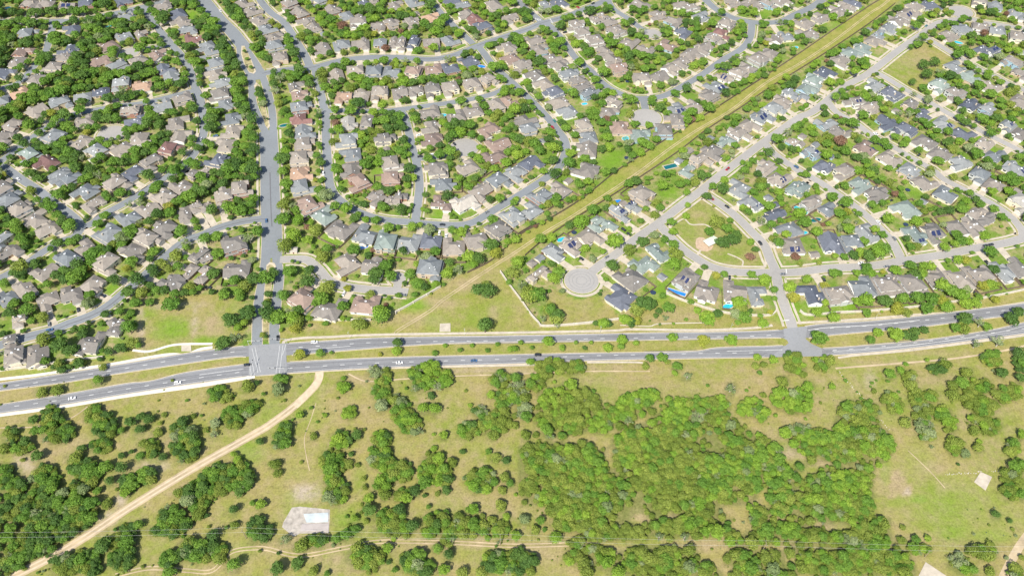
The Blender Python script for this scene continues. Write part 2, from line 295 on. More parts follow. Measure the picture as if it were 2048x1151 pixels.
# cars: x,y,colour,(road heading comes from the nearest street)
CARS = "145,797,white;356,766,white;495,730,black;556,676,black;629,685,white;799,726,white;948,722,blue;1076,710,black;157,620,black;99,649,grey;100,661,blue;533,442,blue;418,576,black;688,588,white;808,591,grey;258,575,black;250,585,blue;207,592,black;885,450,black;879,467,white;893,472,white;1163,518,black;1247,460,black;1258,469,black;1213,515,grey;1520,487,black;1459,556,black;1756,445,white;1788,478,grey;1721,527,white;1772,534,grey;1647,559,black;1970,492,black;1981,490,black;1973,526,black;1758,283,black;1751,269,white;1831,350,red;1837,311,black;1781,402,black;1455,339,red;1423,398,red;1454,414,black;1592,335,blue;1709,154,black;1852,53,teal;1375,183,black;1291,178,black;1207,152,black;1130,66,black;1156,16,red;1186,8,black;1105,256,red;1109,243,teal;840,314,black;863,311,white;838,271,white;909,289,black;1143,340,grey;974,425,grey;402,279,white;432,273,blue;479,412,black;478,403,black;647,348,white;34,306,black;128,233,red;15,299,white;37,359,white;96,76,white;1004,125,white;441,23,white;1565,549,grey"

# trees: tile origin, unit, list of X,Y,RX,RY[,kind]
TD = [
(400, 430, 1.955, "5,24,9,8;17,22,8,7;18,39,7,8;50,23,8,10;59,17,7,8;41,13,3,3;14,60,8,7;32,44,4,3;53,46,5,5;35,66,8,8;45,72,10,8;55,66,9,8;67,64,10,10;75,60,8,8;40,80,8,6;25,82,7,6;70,81,4,6;50,99,10,8;30,106,9,6;45,110,8,4,3;70,100,11,10;80,105,10,9;68,91,6,5;95,106,10,9;100,98,8,6;85,82,9,8,1;92,58,8,8;112,56,7,6;109,67,11,10;130,73,10,9;124,85,10,9,1;118,90,6,6;146,93,7,7;151,75,6,4;174,80,7,5;185,104,12,10;190,91,3,3,6;165,110,8,7;129,111,4,3;146,105,4,4;85,5,8,9;95,20,10,10,3;87,30,10,9;110,26,7,6,3;100,6,9,7;118,14,9,7;125,42,9,8;130,35,7,7;157,36,9,6;172,41,5,5;180,60,11,7;178,66,10,6;190,52,8,8;195,62,8,8;158,3,8,5;170,5,6,4;180,6,7,5;193,13,8,5;197,36,4,5;177,36,3,4,6"),
(800, 430, 1.955, "3,37,6,7,0;36,37,7,6;12,12,9,6,3;20,10,5,5,3;30,14,8,7,4;53,15,6,7;62,18,7,8,3;95,5,7,6;85,28,8,6;93,30,10,8;98,38,9,7;110,26,5,5,3;118,25,6,6,3;80,45,9,8;70,42,9,8;60,55,9,8;48,60,9,8,3;50,48,7,6;75,50,8,6;27,43,8,7,4;10,60,8,8;18,70,9,6;25,74,7,4;37,70,6,5,3;80,76,10,9;90,78,11,10;88,70,8,5;88,110,8,6;153,95,10,8,2;160,104,8,9,2;120,47,9,9;115,58,9,8;125,72,8,8,4;132,80,13,12;140,82,10,10;157,65,8,9,3;162,58,7,8;155,50,5,5,0;144,25,7,6;155,22,7,6;173,10,7,6;185,5,11,10;190,33,6,5;197,45,5,4;200,111,4,5"),
(1200, 430, 1.955, "15,27,11,9,3;3,37,4,6,3;30,34,7,9;44,27,7,7;56,20,7,5,4;66,25,5,5;75,30,7,6;78,38,10,10;76,50,9,9,3;75,17,6,5,3;73,7,6,5;88,0,6,4,3;120,6,9,9;112,17,7,6;130,14,7,7;133,6,4,4;125,28,9,8;135,25,9,9;140,20,6,6;154,27,5,5;154,41,6,6;159,35,4,5;107,53,5,5;119,61,6,5;127,61,5,6;155,61,6,5;169,65,8,9,3;178,76,6,6;144,95,9,9,2;148,104,9,8;140,101,7,9;141,110,5,3;64,82,5,5;45,90,11,10;38,95,9,10;60,98,5,5;70,95,7,8;68,105,5,5;57,103,4,4;100,97,5,5;110,104,9,10,3;120,101,5,7;88,107,3,2;75,111,2,2;61,112,2,2;51,108,2,1;167,109,8,6,3;12,52,10,8;6,66,4,4,3;4,110,8,7,3;28,108,9,7,3;38,108,6,6,5;165,6,7,6;175,10,7,6;183,28,8,7;190,20,6,5,3;200,42,5,6;195,72,8,9,3;198,85,7,8,5;34,54,5,5"),
(1600, 430, 1.955, "7,65,8,6,3;25,72,6,6;26,89,5,5,3;35,60,7,6;40,59,5,5;17,100,8,7;34,105,8,7,3;58,59,5,5,3;66,58,5,5;73,60,7,6,3;68,54,8,5;85,58,4,4,5;98,56,8,7,3;58,88,5,7,3;68,86,9,10,3;68,100,5,6;86,88,8,9;105,85,9,8;100,95,9,8;110,99,6,6;120,85,10,9;130,95,9,8;135,85,9,9;118,62,9,8;113,52,7,6;127,52,7,8,3;133,53,7,6,3;125,60,7,7;105,68,6,5;145,72,9,8,3;155,78,9,9;150,93,10,9;145,88,8,8,5;165,82,8,9;172,88,9,9;180,90,7,8;170,75,7,6,4;162,45,7,6;170,46,6,6,5;195,38,9,7;198,55,7,7,0;187,72,7,7,5;195,70,9,8;200,86,6,5,5;148,33,8,6,3;158,30,6,6,3;165,25,8,7;160,20,6,6;172,27,6,6;190,20,8,6;109,24,6,5,0;113,33,5,5;120,31,7,5;138,26,4,3,3;36,42,5,5;45,43,5,5;55,41,7,6,0;63,37,7,8,3;70,42,8,7;80,38,10,10,3;87,34,9,9;65,27,5,7;76,15,6,5;84,20,5,6;42,12,7,9;50,14,8,7;17,17,7,7;5,8,7,8;90,3,9,7,3;120,4,8,8"),
(0, 600, 2.502, "33,73,7,4;45,71,7,5;79,64,6,6;82,53,6,2;63,50,6,6,0;48,53,7,6,0;36,49,5,4;48,36,8,8,0;57,40,7,7,0;34,30,9,5;66,27,5,6;84,11,4,5;95,9,5,5;81,19,3,4;71,18,3,3;103,22,5,10;105,33,5,8;87,41,5,5,0;96,38,6,6;137,3,10,5;197,9,8,8;185,17,8,7;190,22,5,4,3;187,29,7,6;178,34,9,7;4,42,4,5;34,13,7,5;22,7,8,8;8,10,7,7;70,3,7,5;108,2,7,4;41,91,9,8;27,95,5,4;28,104,6,3;45,104,17,12;8,107,8,7;20,113,8,3;75,90,10,9;83,100,11,12;97,104,4,4;104,97,5,5,0;113,93,4,5,0;119,95,6,6,0;131,91,4,2;112,103,6,5,0;128,98,3,2;126,105,6,4;121,114,10,4;80,114,10,3;139,101,4,4;146,97,6,5;154,92,4,3;146,106,11,10;164,103,3,3;171,107,5,4;172,98,4,6;185,94,10,10;198,86,8,8;175,75,11,8;198,68,7,6;161,92,2,2"),
(0, 863, 2.502, "18,12,11,7;3,13,4,7;30,19,5,6,0;18,22,3,2;65,13,4,4,0;80,11,11,7;115,9,6,4;122,14,6,8;112,19,6,4;105,16,3,2;97,19,4,3;130,20,5,4;148,10,13,16;60,20,9,5;66,29,13,9;73,33,9,9;72,41,7,5;84,28,6,6;97,29,6,6;88,39,5,5;102,42,8,9;100,49,6,4,3;117,35,10,9;78,47,5,3;5,36,8,12;36,38,13,13;12,44,10,8;28,60,28,14;55,55,14,12;60,64,14,10;68,70,10,8;40,78,24,14;20,92,20,12;10,104,12,8;62,45,9,8;73,57,7,7;85,57,6,5;30,88,15,8;110,74,6,5;102,78,10,8;98,88,14,9;98,100,13,12;82,91,7,8;136,68,11,10;133,78,20,6;140,73,14,12;158,52,14,14;172,40,17,12;190,36,14,15;175,33,8,10;143,48,6,4;150,55,8,6;158,65,8,5;187,62,5,5,0;187,74,5,4;202,57,3,3;187,18,4,3,3;190,22,5,4,3;202,78,6,12;165,67,2,3;170,82,8,5;160,94,22,10;137,101,11,9;150,88,9,5;175,96,8,10;187,106,8,7;52,106,15,10;68,103,14,11;75,108,8,8;135,112,9,3"),
(512, 863, 2.502, "3,8,3,6;20,6,9,9;4,58,4,6,3;15,25,6,6;17,33,6,3;36,24,2,2;46,3,4,4;67,6,9,8;80,3,5,4;74,7,4,5;61,22,11,12;60,30,8,6;76,18,3,3,0;73,25,5,5;81,26,3,3;69,30,4,3;76,28,2,2;64,47,11,13;62,37,10,7;100,6,9,8,2;92,14,4,3;97,22,8,8;104,22,9,12;108,31,9,12;86,37,3,3,2;87,44,3,3,2;100,42,9,8;103,50,6,5;118,30,8,11;139,28,10,14;142,33,14,11,3;135,40,7,7;152,35,6,10;142,13,3,4,3;146,20,7,6,3;157,24,5,5,2;127,47,6,6;145,49,3,3,2;152,46,5,4;117,50,10,6;120,53,6,5,3;135,51,3,2;138,60,3,3;90,53,5,5;91,62,6,6;88,71,3,3;79,69,4,4,3;108,68,16,8;115,62,8,5;110,76,18,8;125,75,8,6;79,78,5,5;64,85,6,5;72,82,5,6;6,80,10,10,0;2,70,5,6,0;23,86,6,5;36,90,9,6;48,87,11,6;55,87,4,4;110,85,3,3;120,83,4,3;145,70,13,9;140,80,10,6;155,84,8,9;162,67,5,5,2;173,62,6,6,3;181,67,4,3,2;189,70,5,5,2;170,76,20,9;185,85,3,3;196,78,8,8;196,58,5,7;200,68,5,4;150,3,4,3;165,16,3,3,0;186,16,3,3;192,20,5,5;200,23,4,4,0;180,38,14,11;166,37,3,3;199,36,5,5;197,46,5,4;203,41,4,5;81,93,9,6;88,100,18,10;82,104,8,5;105,93,5,5;98,103,5,4;106,104,3,3;125,103,13,10;132,109,14,8;111,110,3,3;95,110,4,2;90,112,3,3;145,93,6,5;154,98,5,6;150,110,6,5;165,112,8,3;190,104,12,10;200,105,10,10;180,112,8,3;17,109,7,6,0;33,105,6,6;46,111,6,4;57,113,4,2;3,95,2,2;18,97,3,1"),
(1024, 863, 2.502, "30,2,6,5;40,3,4,4;18,17,14,10;40,20,20,12;60,22,16,10;25,30,16,12;50,32,20,12;70,35,12,8;12,45,10,8;24,53,9,7,3;10,56,3,3;3,50,2,2;45,48,22,14;40,60,15,10;60,60,25,12;80,50,20,14;45,72,17,8;65,76,18,8;70,84,16,4;90,80,20,7;100,6,20,12;90,20,10,14;120,20,30,20,2;140,30,40,16,2;110,40,20,8;130,50,30,14;170,30,30,14;150,60,15,10;182,12,12,8;195,20,10,16;190,40,12,10;160,45,20,10;172,54,10,4;128,75,25,7;145,72,13,8;163,80,10,5;175,87,7,5;168,68,4,4,2;197,68,9,10;200,80,10,10;180,82,5,4;192,88,10,4;10,70,6,4;23,71,4,4;19,78,5,4;3,83,4,6;26,78,2,3;21,86,2,1;52,88,10,6;35,84,8,6;7,104,14,13,0;50,100,11,7;58,105,8,5;75,100,9,8,3;65,94,12,5;100,97,14,7;110,105,25,10;125,98,14,8;140,108,14,7;155,110,12,6;142,94,7,6;60,112,10,3;85,112,10,5;183,98,12,6;172,101,4,5;190,108,14,8;204,100,6,8"),
(1536, 863, 2.502, "40,8,25,12;70,8,25,12;90,10,13,12,3;60,20,20,5;35,22,6,4;5,20,8,14;8,35,12,12;10,50,12,12;10,62,10,6;45,45,20,14;65,45,20,16,3;77,35,9,10;81,28,5,5,3;25,28,5,5,1;60,60,20,12;35,58,14,10;75,60,12,10;85,74,14,8;75,78,10,5;15,77,14,6;35,82,20,7;60,85,20,8;85,88,15,8;80,95,22,8;45,104,22,12;70,105,20,12;100,105,18,10;110,112,10,5;5,102,8,8;18,96,5,5;4,110,8,5;28,103,6,12;108,76,3,3,2;107,86,5,4;118,86,4,4;128,85,4,3;120,93,14,5;165,94,9,4;175,96,11,7;178,90,4,4;152,104,10,8,4;160,110,10,6;178,111,6,4;182,66,5,4,0;193,71,3,3,0;152,26,2,2,0;128,2,8,6;131,12,2,3;150,11,8,9;158,17,5,4;168,12,5,5;195,12,7,9;200,28,7,8;190,32,5,5;195,43,12,12;203,50,5,5;203,3,3,4;198,112,8,8;203,100,3,3"),
(1024, 600, 2.502, "31,8,6,7;36,12,6,6;36,20,4,3;25,15,4,5,4;72,18,5,5,3;77,19,4,4;90,15,6,5,3;95,18,5,5;110,3,7,7;156,16,7,7,3;164,11,5,5;181,2,6,8;7,34,2,2;16,38,2,2;2,39,4,4,3;29,33,6,5,3;40,38,3,3,3;51,34,2,2;58,38,2,2;63,34,2,2;77,37,5,5,3;88,31,6,5,3;87,37,4,4;99,34,4,3,3;128,30,5,5,3;153,32,6,6,5;175,32,7,5,3;15,49,5,5;27,54,9,9;38,52,7,7;50,53,10,7;110,47,5,5;107,52,5,3;120,46,5,5;124,49,3,3;132,53,4,5;130,58,3,4,3;140,61,5,4,4;196,45,4,4,3;195,52,3,5;201,51,4,3;198,58,3,3;175,70,5,7,4;3,62,6,6;20,65,9,8;5,75,10,12,4;10,88,8,9,4;34,65,2,2,3;47,68,7,5,3;35,80,15,12,3;55,80,18,11,2;45,95,22,9,2;30,95,14,9;50,103,10,5,2;28,104,5,8;40,108,4,5;75,92,12,10;70,100,12,7,3;90,86,10,10,3;100,80,14,9,3;112,76,8,6,3;112,88,4,5,2;93,93,7,7;90,101,3,2;11,107,5,5;19,107,4,3;2,92,3,4;2,99,3,6;135,85,12,8,3;130,93,12,10,3;150,82,15,6;165,82,10,7;150,92,8,7,4;165,95,12,8;175,100,5,5,4;135,100,8,6;145,105,10,8;112,98,6,5;125,105,15,8,2;100,108,10,6;91,110,11,7;190,85,12,9,3;200,90,6,8,3;201,75,3,4;172,110,10,5;200,112,8,4;183,103,3,4"),
(512, 600, 2.502, "9,10,9,9;18,14,7,7;27,10,8,5;32,16,7,8;31,22,7,5;100,10,9,9;81,18,6,7;55,19,3,2;43,20,2,2;183,21,8,8;35,43,6,5,5;51,42,5,5;60,42,2,2;99,43,2,2;113,34,6,5;112,40,6,4,3;143,42,3,2;151,36,2,2;163,40,2,2;173,36,2,2;185,40,2,2;193,35,2,2;203,39,3,4,3;18,62,7,4;18,71,6,7;22,63,4,5;1,66,2,4;1,82,3,6;6,75,2,3;70,67,6,8,3;75,89,7,7,3;17,108,5,5;23,103,6,8,3;95,57,7,6,4;103,60,6,8;100,72,9,10;100,84,7,6,4;112,79,10,6,4;117,90,10,10;125,99,11,10;134,86,6,6,3;143,86,6,7,3;140,76,5,3;128,58,8,7;140,55,8,8,3;150,62,9,9,3;135,66,12,7;127,70,5,5,4;145,68,7,4;55,92,3,2,3;49,97,2,2;35,92,5,3,3;44,86,2,2,3;66,110,8,5;80,107,5,5;101,110,8,7,3;150,108,4,4,3;142,107,2,2,3;171,84,3,2,3;116,66,1,1;153,86,1,1;195,62,10,8;188,75,5,4,3;198,80,8,12;195,95,11,12;180,88,9,6,4;170,104,10,8;183,96,7,12;190,107,6,5"),
(1536, 600, 2.502, "4,48,5,4,3;20,46,9,7;22,52,10,7;28,59,5,3;12,64,6,6;43,50,7,9;50,48,5,6;38,48,4,3;51,69,3,4,3;10,78,9,9,3;25,80,12,10,3;32,68,6,6,3;20,86,10,5,3;30,86,6,5,3;56,57,1,1;60,61,1,1;62,64,2,2;75,76,1,1;65,87,10,9;80,86,10,8;75,95,9,6;25,103,12,7,4;14,105,6,6;45,110,15,6;60,103,10,7,3;80,107,14,8;95,112,8,4;30,95,2,2,3;6,92,2,3;41,31,8,7;38,27,6,4;88,25,6,4,3;102,27,8,7,3;110,28,6,6;118,25,5,5,0;116,30,5,4,0;125,24,5,4,0;82,32,6,4;158,15,9,5,0;150,22,6,4;157,22,7,5;170,18,6,6;175,21,5,4;195,15,8,6,0;200,10,6,5,0;79,11,4,4;110,51,2,3,3;127,48,3,2,3;135,55,8,6,0;142,51,7,5;159,57,6,6;97,59,5,5;106,56,5,4;113,60,7,6;115,67,6,6;118,72,6,4;148,68,6,5;148,75,6,5;155,66,7,5;130,76,8,6;120,78,10,8;97,78,9,6;102,85,7,7;110,97,6,5;125,88,10,8;125,102,9,10,4;140,90,8,8;146,99,7,9,3;118,92,4,4;170,68,12,8;165,78,12,10;175,85,11,8;168,95,10,6;178,100,11,8;165,104,7,3;188,75,9,8;198,72,6,8;178,45,10,7;185,33,8,6,4;181,50,8,5;166,35,6,5,4;187,58,6,5,0;180,56,2,2;200,42,5,8,0;203,50,8,10,0;202,62,5,5,0;148,112,7,5;203,107,4,5;169,113,3,3;85,72,3,3;82,69,2,1"),
]
# woods read as one body: outline in photo px, then clearings left open in them
WOODS = [([(1024 + a / 2, 575 + b / 2) for a, b in ((20, 640), (90, 610), (200, 620), (280, 620), (380, 650), (400, 600), (560, 520), (620, 440), (860, 430), (880, 520), (1000, 590), (1060, 620), (1080, 700), (1180, 780), (1240, 710), (1290, 700), (1280, 560), (1310, 450), (1460, 460), (1480, 540), (1530, 620), (1500, 690), (1440, 740), (1450, 830), (1440, 900), (1520, 930), (1510, 980), (1540, 1030), (1600, 1060), (1620, 1160), (1200, 1160), (1190, 1085), (1080, 1070), (900, 1040), (880, 1000), (700, 1000), (460, 1010), (300, 990), (160, 960), (150, 880), (50, 870), (20, 780))]),
         ([(1024 + a / 2, 575 + b / 2) for a, b in ((200, 1080), (290, 1040), (480, 1050), (560, 1030), (720, 1060), (830, 1120), (850, 1165), (560, 1165), (330, 1130))]),
         ([(1024 + a / 2, 575 + b / 2) for a, b in ((870, 1060), (1000, 1050), (1130, 1100), (1140, 1165), (880, 1165))]),
         ([(1024 + a / 2, 575 + b / 2) for a, b in ((90, 420), (230, 370), (330, 430), (370, 480), (430, 470), (440, 420), (590, 420), (600, 440), (540, 500), (400, 570), (240, 580), (90, 530))]),
         ([(a / 4, 863 + b / 4) for a, b in ((-40, 240), (140, 270), (210, 400), (290, 270), (410, 260), (500, 420), (640, 480), (700, 520), (800, 640), (770, 710), (600, 850), (430, 960), (250, 1080), (80, 1160), (-40, 1180))])]
GLADES = [(1024 + a / 2, 575 + b / 2, c / 2, d / 2) for a, b, c, d in ((515, 925, 34, 22), (900, 895, 60, 28), (925, 945, 45, 28), (1080, 915, 34, 16), (1300, 965, 50, 22), (1110, 655, 60, 34), (1000, 550, 60, 34), (1010, 840, 26, 40), (280, 790, 14, 28), (520, 790, 26, 16), (1250, 700, 40, 14), (620, 920, 20, 14), (1040, 1040, 60, 12), (390, 690, 14, 40), (540, 480, 50, 30), (1220, 940, 16, 12))]
# green lawns left open (photo px: x, y, rx, ry)
LAWN = [(655, 477, 26, 14), (872, 430, 20, 11), (1222, 318, 30, 22), (545, 100, 0, 0), (530, 103, 12, 8), (1343, 387, 26, 14), (1335, 500, 0, 0), (1370, 470, 50, 50), (1440, 470, 60, 60), (1233, 172, 22, 10), (230, 590, 20, 16), (225, 577, 18, 12), (830, 610, 30, 14), (727, 622, 12, 8), (1795, 130, 45, 40), (1580, 635, 40, 12), (1690, 615, 40, 10), (1340, 560, 30, 20), (1320, 590, 30, 20), (1133, 520, 20, 12), (1670, 325, 15, 10), (1700, 290, 14, 10), (1830, 375, 24, 14), (1960, 270, 16, 10), (1395, 95, 10, 6), (380, 28, 20, 12), (1535, 25, 12, 8), (1470, 335, 16, 8), (1450, 330, 16, 8), (1960, 430, 20, 10), (1515, 425, 14, 10), (1640, 490, 12, 14), (700, 395, 0, 0), (960, 100, 14, 8), (1060, 135, 14, 10), (205, 215, 10, 5), (1585, 615, 40, 14), (1980, 300, 12, 6), (1810, 270, 14, 8), (780, 340, 30, 10), (755, 345, 14, 12), (1090, 570, 0, 0), (1820, 35, 14, 8), (1670, 50, 20, 8), (975, 20, 0, 0)]
# ------------------------------------------------------------------ geometry of lines and areas
def pts(s): return [tuple(float(a) for a in p.split(',')) for p in s.split()]
def resample(P, step):
    P = np.array(P, float); out = [P[0]]
    # Catmull-Rom through the points, then even spacing
    Q = np.vstack([2 * P[0] - P[1], P, 2 * P[-1] - P[-2]]); dense = []
    for i in range(1, len(Q) - 2):
        n = max(4, int(np.linalg.norm(Q[i + 1] - Q[i]) / (step * .5)))
        for k in range(n):
            t = k / n; a, b, c, d = Q[i - 1], Q[i], Q[i + 1], Q[i + 2]
            dense.append(.5 * ((2 * b) + (c - a) * t + (2 * a - 5 * b + 4 * c - d) * t * t + (3 * b - a - 3 * c + d) * t ** 3))
    dense.append(Q[-2]); dense = np.array(dense)
    s = np.concatenate([[0], np.cumsum(np.linalg.norm(np.diff(dense, axis=0), axis=1))])
    m = max(2, int(s[-1] / step) + 1); t = np.linspace(0, s[-1], m)
    return np.stack([np.interp(t, s, dense[:, 0]), np.interp(t, s, dense[:, 1])], 1)
def wpath(s, step=2.5):
    return resample([U(x, y)[:2] for x, y in (pts(s) if isinstance(s, str) else s)], step)
def normals(P):
    T = np.gradient(P, axis=0); T /= np.linalg.norm(T, axis=1)[:, None] + 1e-9
    return np.stack([-T[:, 1], T[:, 0]], 1)
def inpoly(x, y, poly):
    c = np.zeros(np.shape(x), bool); n = len(poly)
    for i in range(n):
        x0, y0 = poly[i]; x1, y1 = poly[(i + 1) % n]
        if y0 == y1: continue
        c ^= ((y0 > y) != (y1 > y)) & (x < (x1 - x0) * (y - y0) / (y1 - y0) + x0)
    return c
def ribbon(name, P, off0, off1, z, mat, keep=None, h=0.0, kind='structure', build=True, mb=None):
    N = normals(P); A = P + N * off0; B = P + N * off1; mb2 = mb or MB()
    if keep is None: keep = np.ones(len(P), bool)
    for i in range(len(P) - 1):
        if not (keep[i] and keep[i + 1]): continue
        a, b, c, d = A[i], A[i + 1], B[i + 1], B[i]
        mb2.face([(a[0], a[1], z + h), (b[0], b[1], z + h), (c[0], c[1], z + h), (d[0], d[1], z + h)][::-1])
        if h > 0:
            mb2.face([(a[0], a[1], 0), (b[0], b[1], 0), (b[0], b[1], z + h), (a[0], a[1], z + h)])
            mb2.face([(c[0], c[1], 0), (d[0], d[1], 0), (d[0], d[1], z + h), (c[0], c[1], z + h)])
    if mb is None and build and mb2.f:
        o = mb2.build(name, mat)
        if kind: o['kind'] = kind
        return o
def flat(name, poly_px, z, mat, kind='structure', h=0):
    W = [U(x, y)[:2] for x, y in poly_px]; mb = MB()
    a = sum(W[i][0] * W[(i + 1) % len(W)][1] - W[(i + 1) % len(W)][0] * W[i][1] for i in range(len(W)))
    if a < 0: W = W[::-1]
    mb.face([(x, y, z + h) for x, y in W])
    if h:
        for i in range(len(W)):
            p, q = W[i], W[(i + 1) % len(W)]; mb.face([(p[0], p[1], 0), (q[0], q[1], 0), (q[0], q[1], z + h), (p[0], p[1], z + h)])
    o = mb.build(name, mat)
    if kind: o['kind'] = kind
    return o

# main divided road: edges in photo px
NT = pts("-80,778 0,766 125,747 250,727 375,706 475,693 520,690 575,686 675,680 762,675 1024,671 1274,666 1536,661 1640,648 1736,642 1836,632 1961,617 2048,606 2130,594")
NB = pts("-80,795 0,781 125,765 215,750 375,726 462,714 510,713 565,711 650,704 775,694 887,687 1024,684 1274,680 1536,675 1568,677 1611,676 1661,670 1736,663 1836,654 1961,638 2048,628 2130,616")
ST = pts("-80,822 0,809 125,789 250,767 300,762 375,744 502,727 572,724 762,715 1024,709 1174,706 1374,703 1436,695 1536,692 1571,691 1643,696 1786,686 1886,675 1986,659 2048,645 2130,632")
SB = pts("-80,839 0,826 125,809 225,792 350,772 500,751 572,746 762,735 1024,727 1174,721 1399,716 1536,714 1661,710 1786,700 1911,685 2048,667 2130,655")
POLY_N = NT + NB[::-1]; POLY_S = ST + SB[::-1]
X1 = pts("498,690 572,686 574,748 560,747 498,752"); X2 = pts("1567,657 1615,652 1611,677 1622,687 1643,696 1645,712 1540,714 1571,691 1577,686 1574,680 1568,677")
def inmain(x, y):
    r = inpoly(x, y, POLY_N)
    for p in (POLY_S, X1, X2): r = r | inpoly(x, y, p)
    return r
def pxa(P):
    d = P[:, 1] * CP + CAMH * SP; up = P[:, 1] * SP - CAMH * CP
    return 1024 + F * P[:, 0] / d, 575.5 - F * up / d

ROADS = []
for i, (name, wd, mt, s) in enumerate(RD):
    P = wpath(s, 2.5); ROADS.append(dict(name=name, w=wd, P=P, N=normals(P), mt=mt))
RP = np.vstack([r['P'] for r in ROADS]); RH = np.concatenate([np.full(len(r['P']), r['w'] / 2) for r in ROADS])
RI = np.concatenate([np.full(len(r['P']), i) for i, r in enumerate(ROADS)]); RN = np.vstack([r['N'] for r in ROADS])
DW = [(U(x, y)[0], U(x, y)[1], r) for x, y, r in DISC]
def roadgap(Q, skip=-1):          # distance from points to the nearest road surface edge (negative = on it)
    out = np.full(len(Q), 1e9)
    m = RI != skip; A = RP[m]; H = RH[m]
    for k in range(0, len(Q), 500):
        q = Q[k:k + 500]; d = np.sqrt(((q[:, None, :] - A[None]) ** 2).sum(2)) - H[None]
        out[k:k + 500] = d.min(1)
    for x, y, r in DW: out = np.minimum(out, np.hypot(Q[:, 0] - x, Q[:, 1] - y) - r)
    x, y = pxa(Q); out[inmain(x, y)] = -1
    return out

# ------------------------------------------------------------------ ground
def axis(lo, a, b, hi, fine, coarse):
    return np.unique(np.concatenate([np.arange(lo, a, coarse), np.arange(a, b, fine), np.arange(b, hi + 1, coarse)]))
gx = axis(-1800, -620, 620, 1800, 2.5, 60); gy = axis(-600, 150, 900, 2600, 2.5, 60)
GX, GY = np.meshgrid(gx, gy); nx, ny = len(gx), len(gy)
V = np.zeros((nx * ny, 3), np.float32); V[:, 0] = GX.ravel(); V[:, 1] = GY.ravel()
idx = np.arange(nx * ny).reshape(ny, nx)
Fq = np.stack([idx[:-1, :-1], idx[:-1, 1:], idx[1:, 1:], idx[1:, :-1]], -1).reshape(-1, 4)
me = bpy.data.meshes.new('ground'); me.vertices.add(len(V)); me.vertices.foreach_set('co', V.ravel())
me.loops.add(Fq.size); me.loops.foreach_set('vertex_index', Fq.ravel().astype(np.int32))
me.polygons.add(len(Fq)); me.polygons.foreach_set('loop_start', np.arange(0, Fq.size, 4, dtype=np.int32)); me.polygons.foreach_set('loop_total', np.full(len(Fq), 4, np.int32))
me.update()
px, py = pxa(V[:, :2].astype(float)); beh = V[:, 1] < -200; px[beh] = 0; py[beh] = 3000
south = py > np.interp(px, [p[0] for p in SB], [p[1] for p in SB]) - 2
CORR = pts("880,575 930,545 985,520 1030,478 1042,469 1110,432 1168,395 1231,344 1317,289 1429,219 1600,107 1668,60 1737,14 1766,-3 1800,-30 1860,-30 1800,2 1741,46 1672,93 1600,139 1536,178 1474,221 1411,262 1349,309 1235,385 1123,455 1074,491 1050,510 1001,545 1044,604 1078,647 1085,653 1180,649 1240,640 1330,590 1372,604 1429,622 1468,629 1542,631 1560,600 1595,640 1725,624 1835,614 1925,602 1987,593 2130,560 2130,700 1536,720 1024,730 520,750 560,660 612,640 742,641 790,626")
# the verge round the roundabout and the triangular field are part of it
VERGE = pts("1100,575 1132,590 1163,600 1195,590 1215,600 1240,640 1193,645 1132,651 1085,653")
LOT = pts("1759,141 1848,84 1913,115 1835,186"); PARK = pts("1327,458 1400,392 1470,440 1500,468 1525,500 1532,530 1510,540 1464,535 1425,528 1395,512 1366,492")
PIT = pts("275,610 330,590 480,590 500,640 480,690 300,705 278,690")
inc = inpoly(px, py, CORR) | inpoly(px, py, VERGE); yard = (~south & ~inc & ~inpoly(px, py, LOT) & ~inpoly(px, py, PIT)).astype(float)
west = py > np.interp(px, [-100, 0, 82, 140, 207, 265, 330, 500], [755, 742, 731, 722, 715, 700, 700, 690])
yard[west & (px < 505)] = 0
park = inpoly(px, py, PARK); yard[park] = .35
lush = np.zeros(len(V)); bare = np.zeros(len(V)); pale = np.zeros(len(V))
def blob(ch, x, y, rx, ry, s=1.0):
    d = np.sqrt(((px - x) / rx) ** 2 + ((py - y) / ry) ** 2)
    ch[:] = np.maximum(ch, s * np.clip(1.5 - d * 1.1, 0, 1))
for x, y, rx, ry in LAWN:
    if rx > 0: blob(lush, x, y, rx, ry, .9 if rx < 45 else .25)
for a in [(345, 655, 34, 24, .85), (318, 668, 20, 12, .7), (300, 625, 20, 12, .5), (420, 680, 40, 8, .7), (470, 615, 14, 16, .5), (460, 640, 20, 40, .2), (500, 905, 30, 22, .6), (540, 830, 30, 40, .4), (620, 800, 30, 50, .35), (1838, 998, 22, 10, .95), (1910, 1010, 110, 55, .42), (400, 715, 90, 8, .4), (1880, 1020, 60, 40, .5), (1910, 1060, 40, 20, .55), (1985, 1070, 50, 18, .6), (1800, 1005, 30, 14, .4), (1770, 930, 12, 40, .5), (1930, 1000, 30, 30, .4), (2000, 1040, 60, 30, .4), (1250, 725, 0.1, 0.1, 0), (1835, 920, 40, 40, .3), (695, 1040, 30, 20, .7), (700, 1060, 30, 10, .6), (590, 1010, 30, 30, .3), (1000, 610, 40, 30, .25), (950, 635, 30, 20, .3), (870, 640, 25, 20, .4), (870, 655, 20, 10, .4), (1090, 680, 300, 6, .15), (330, 1090, 30, 20, .3), (480, 1100, 30, 20, .4), (200, 715, 60, 8, .55), (350, 700, 60, 10, .5), (80, 745, 90, 8, .5), (1780, 830, 20, 20, .4), (1650, 735, 60, 10, .3), (1840, 715, 60, 8, .3), (1130, 478, 30, 30, .4), (1220, 366, 30, 20, .45), (1330, 295, 60, 30, .35), (720, 950, 15, 30, .4), (1215, 650, 20, 10, .4)]: blob(lush, *a)
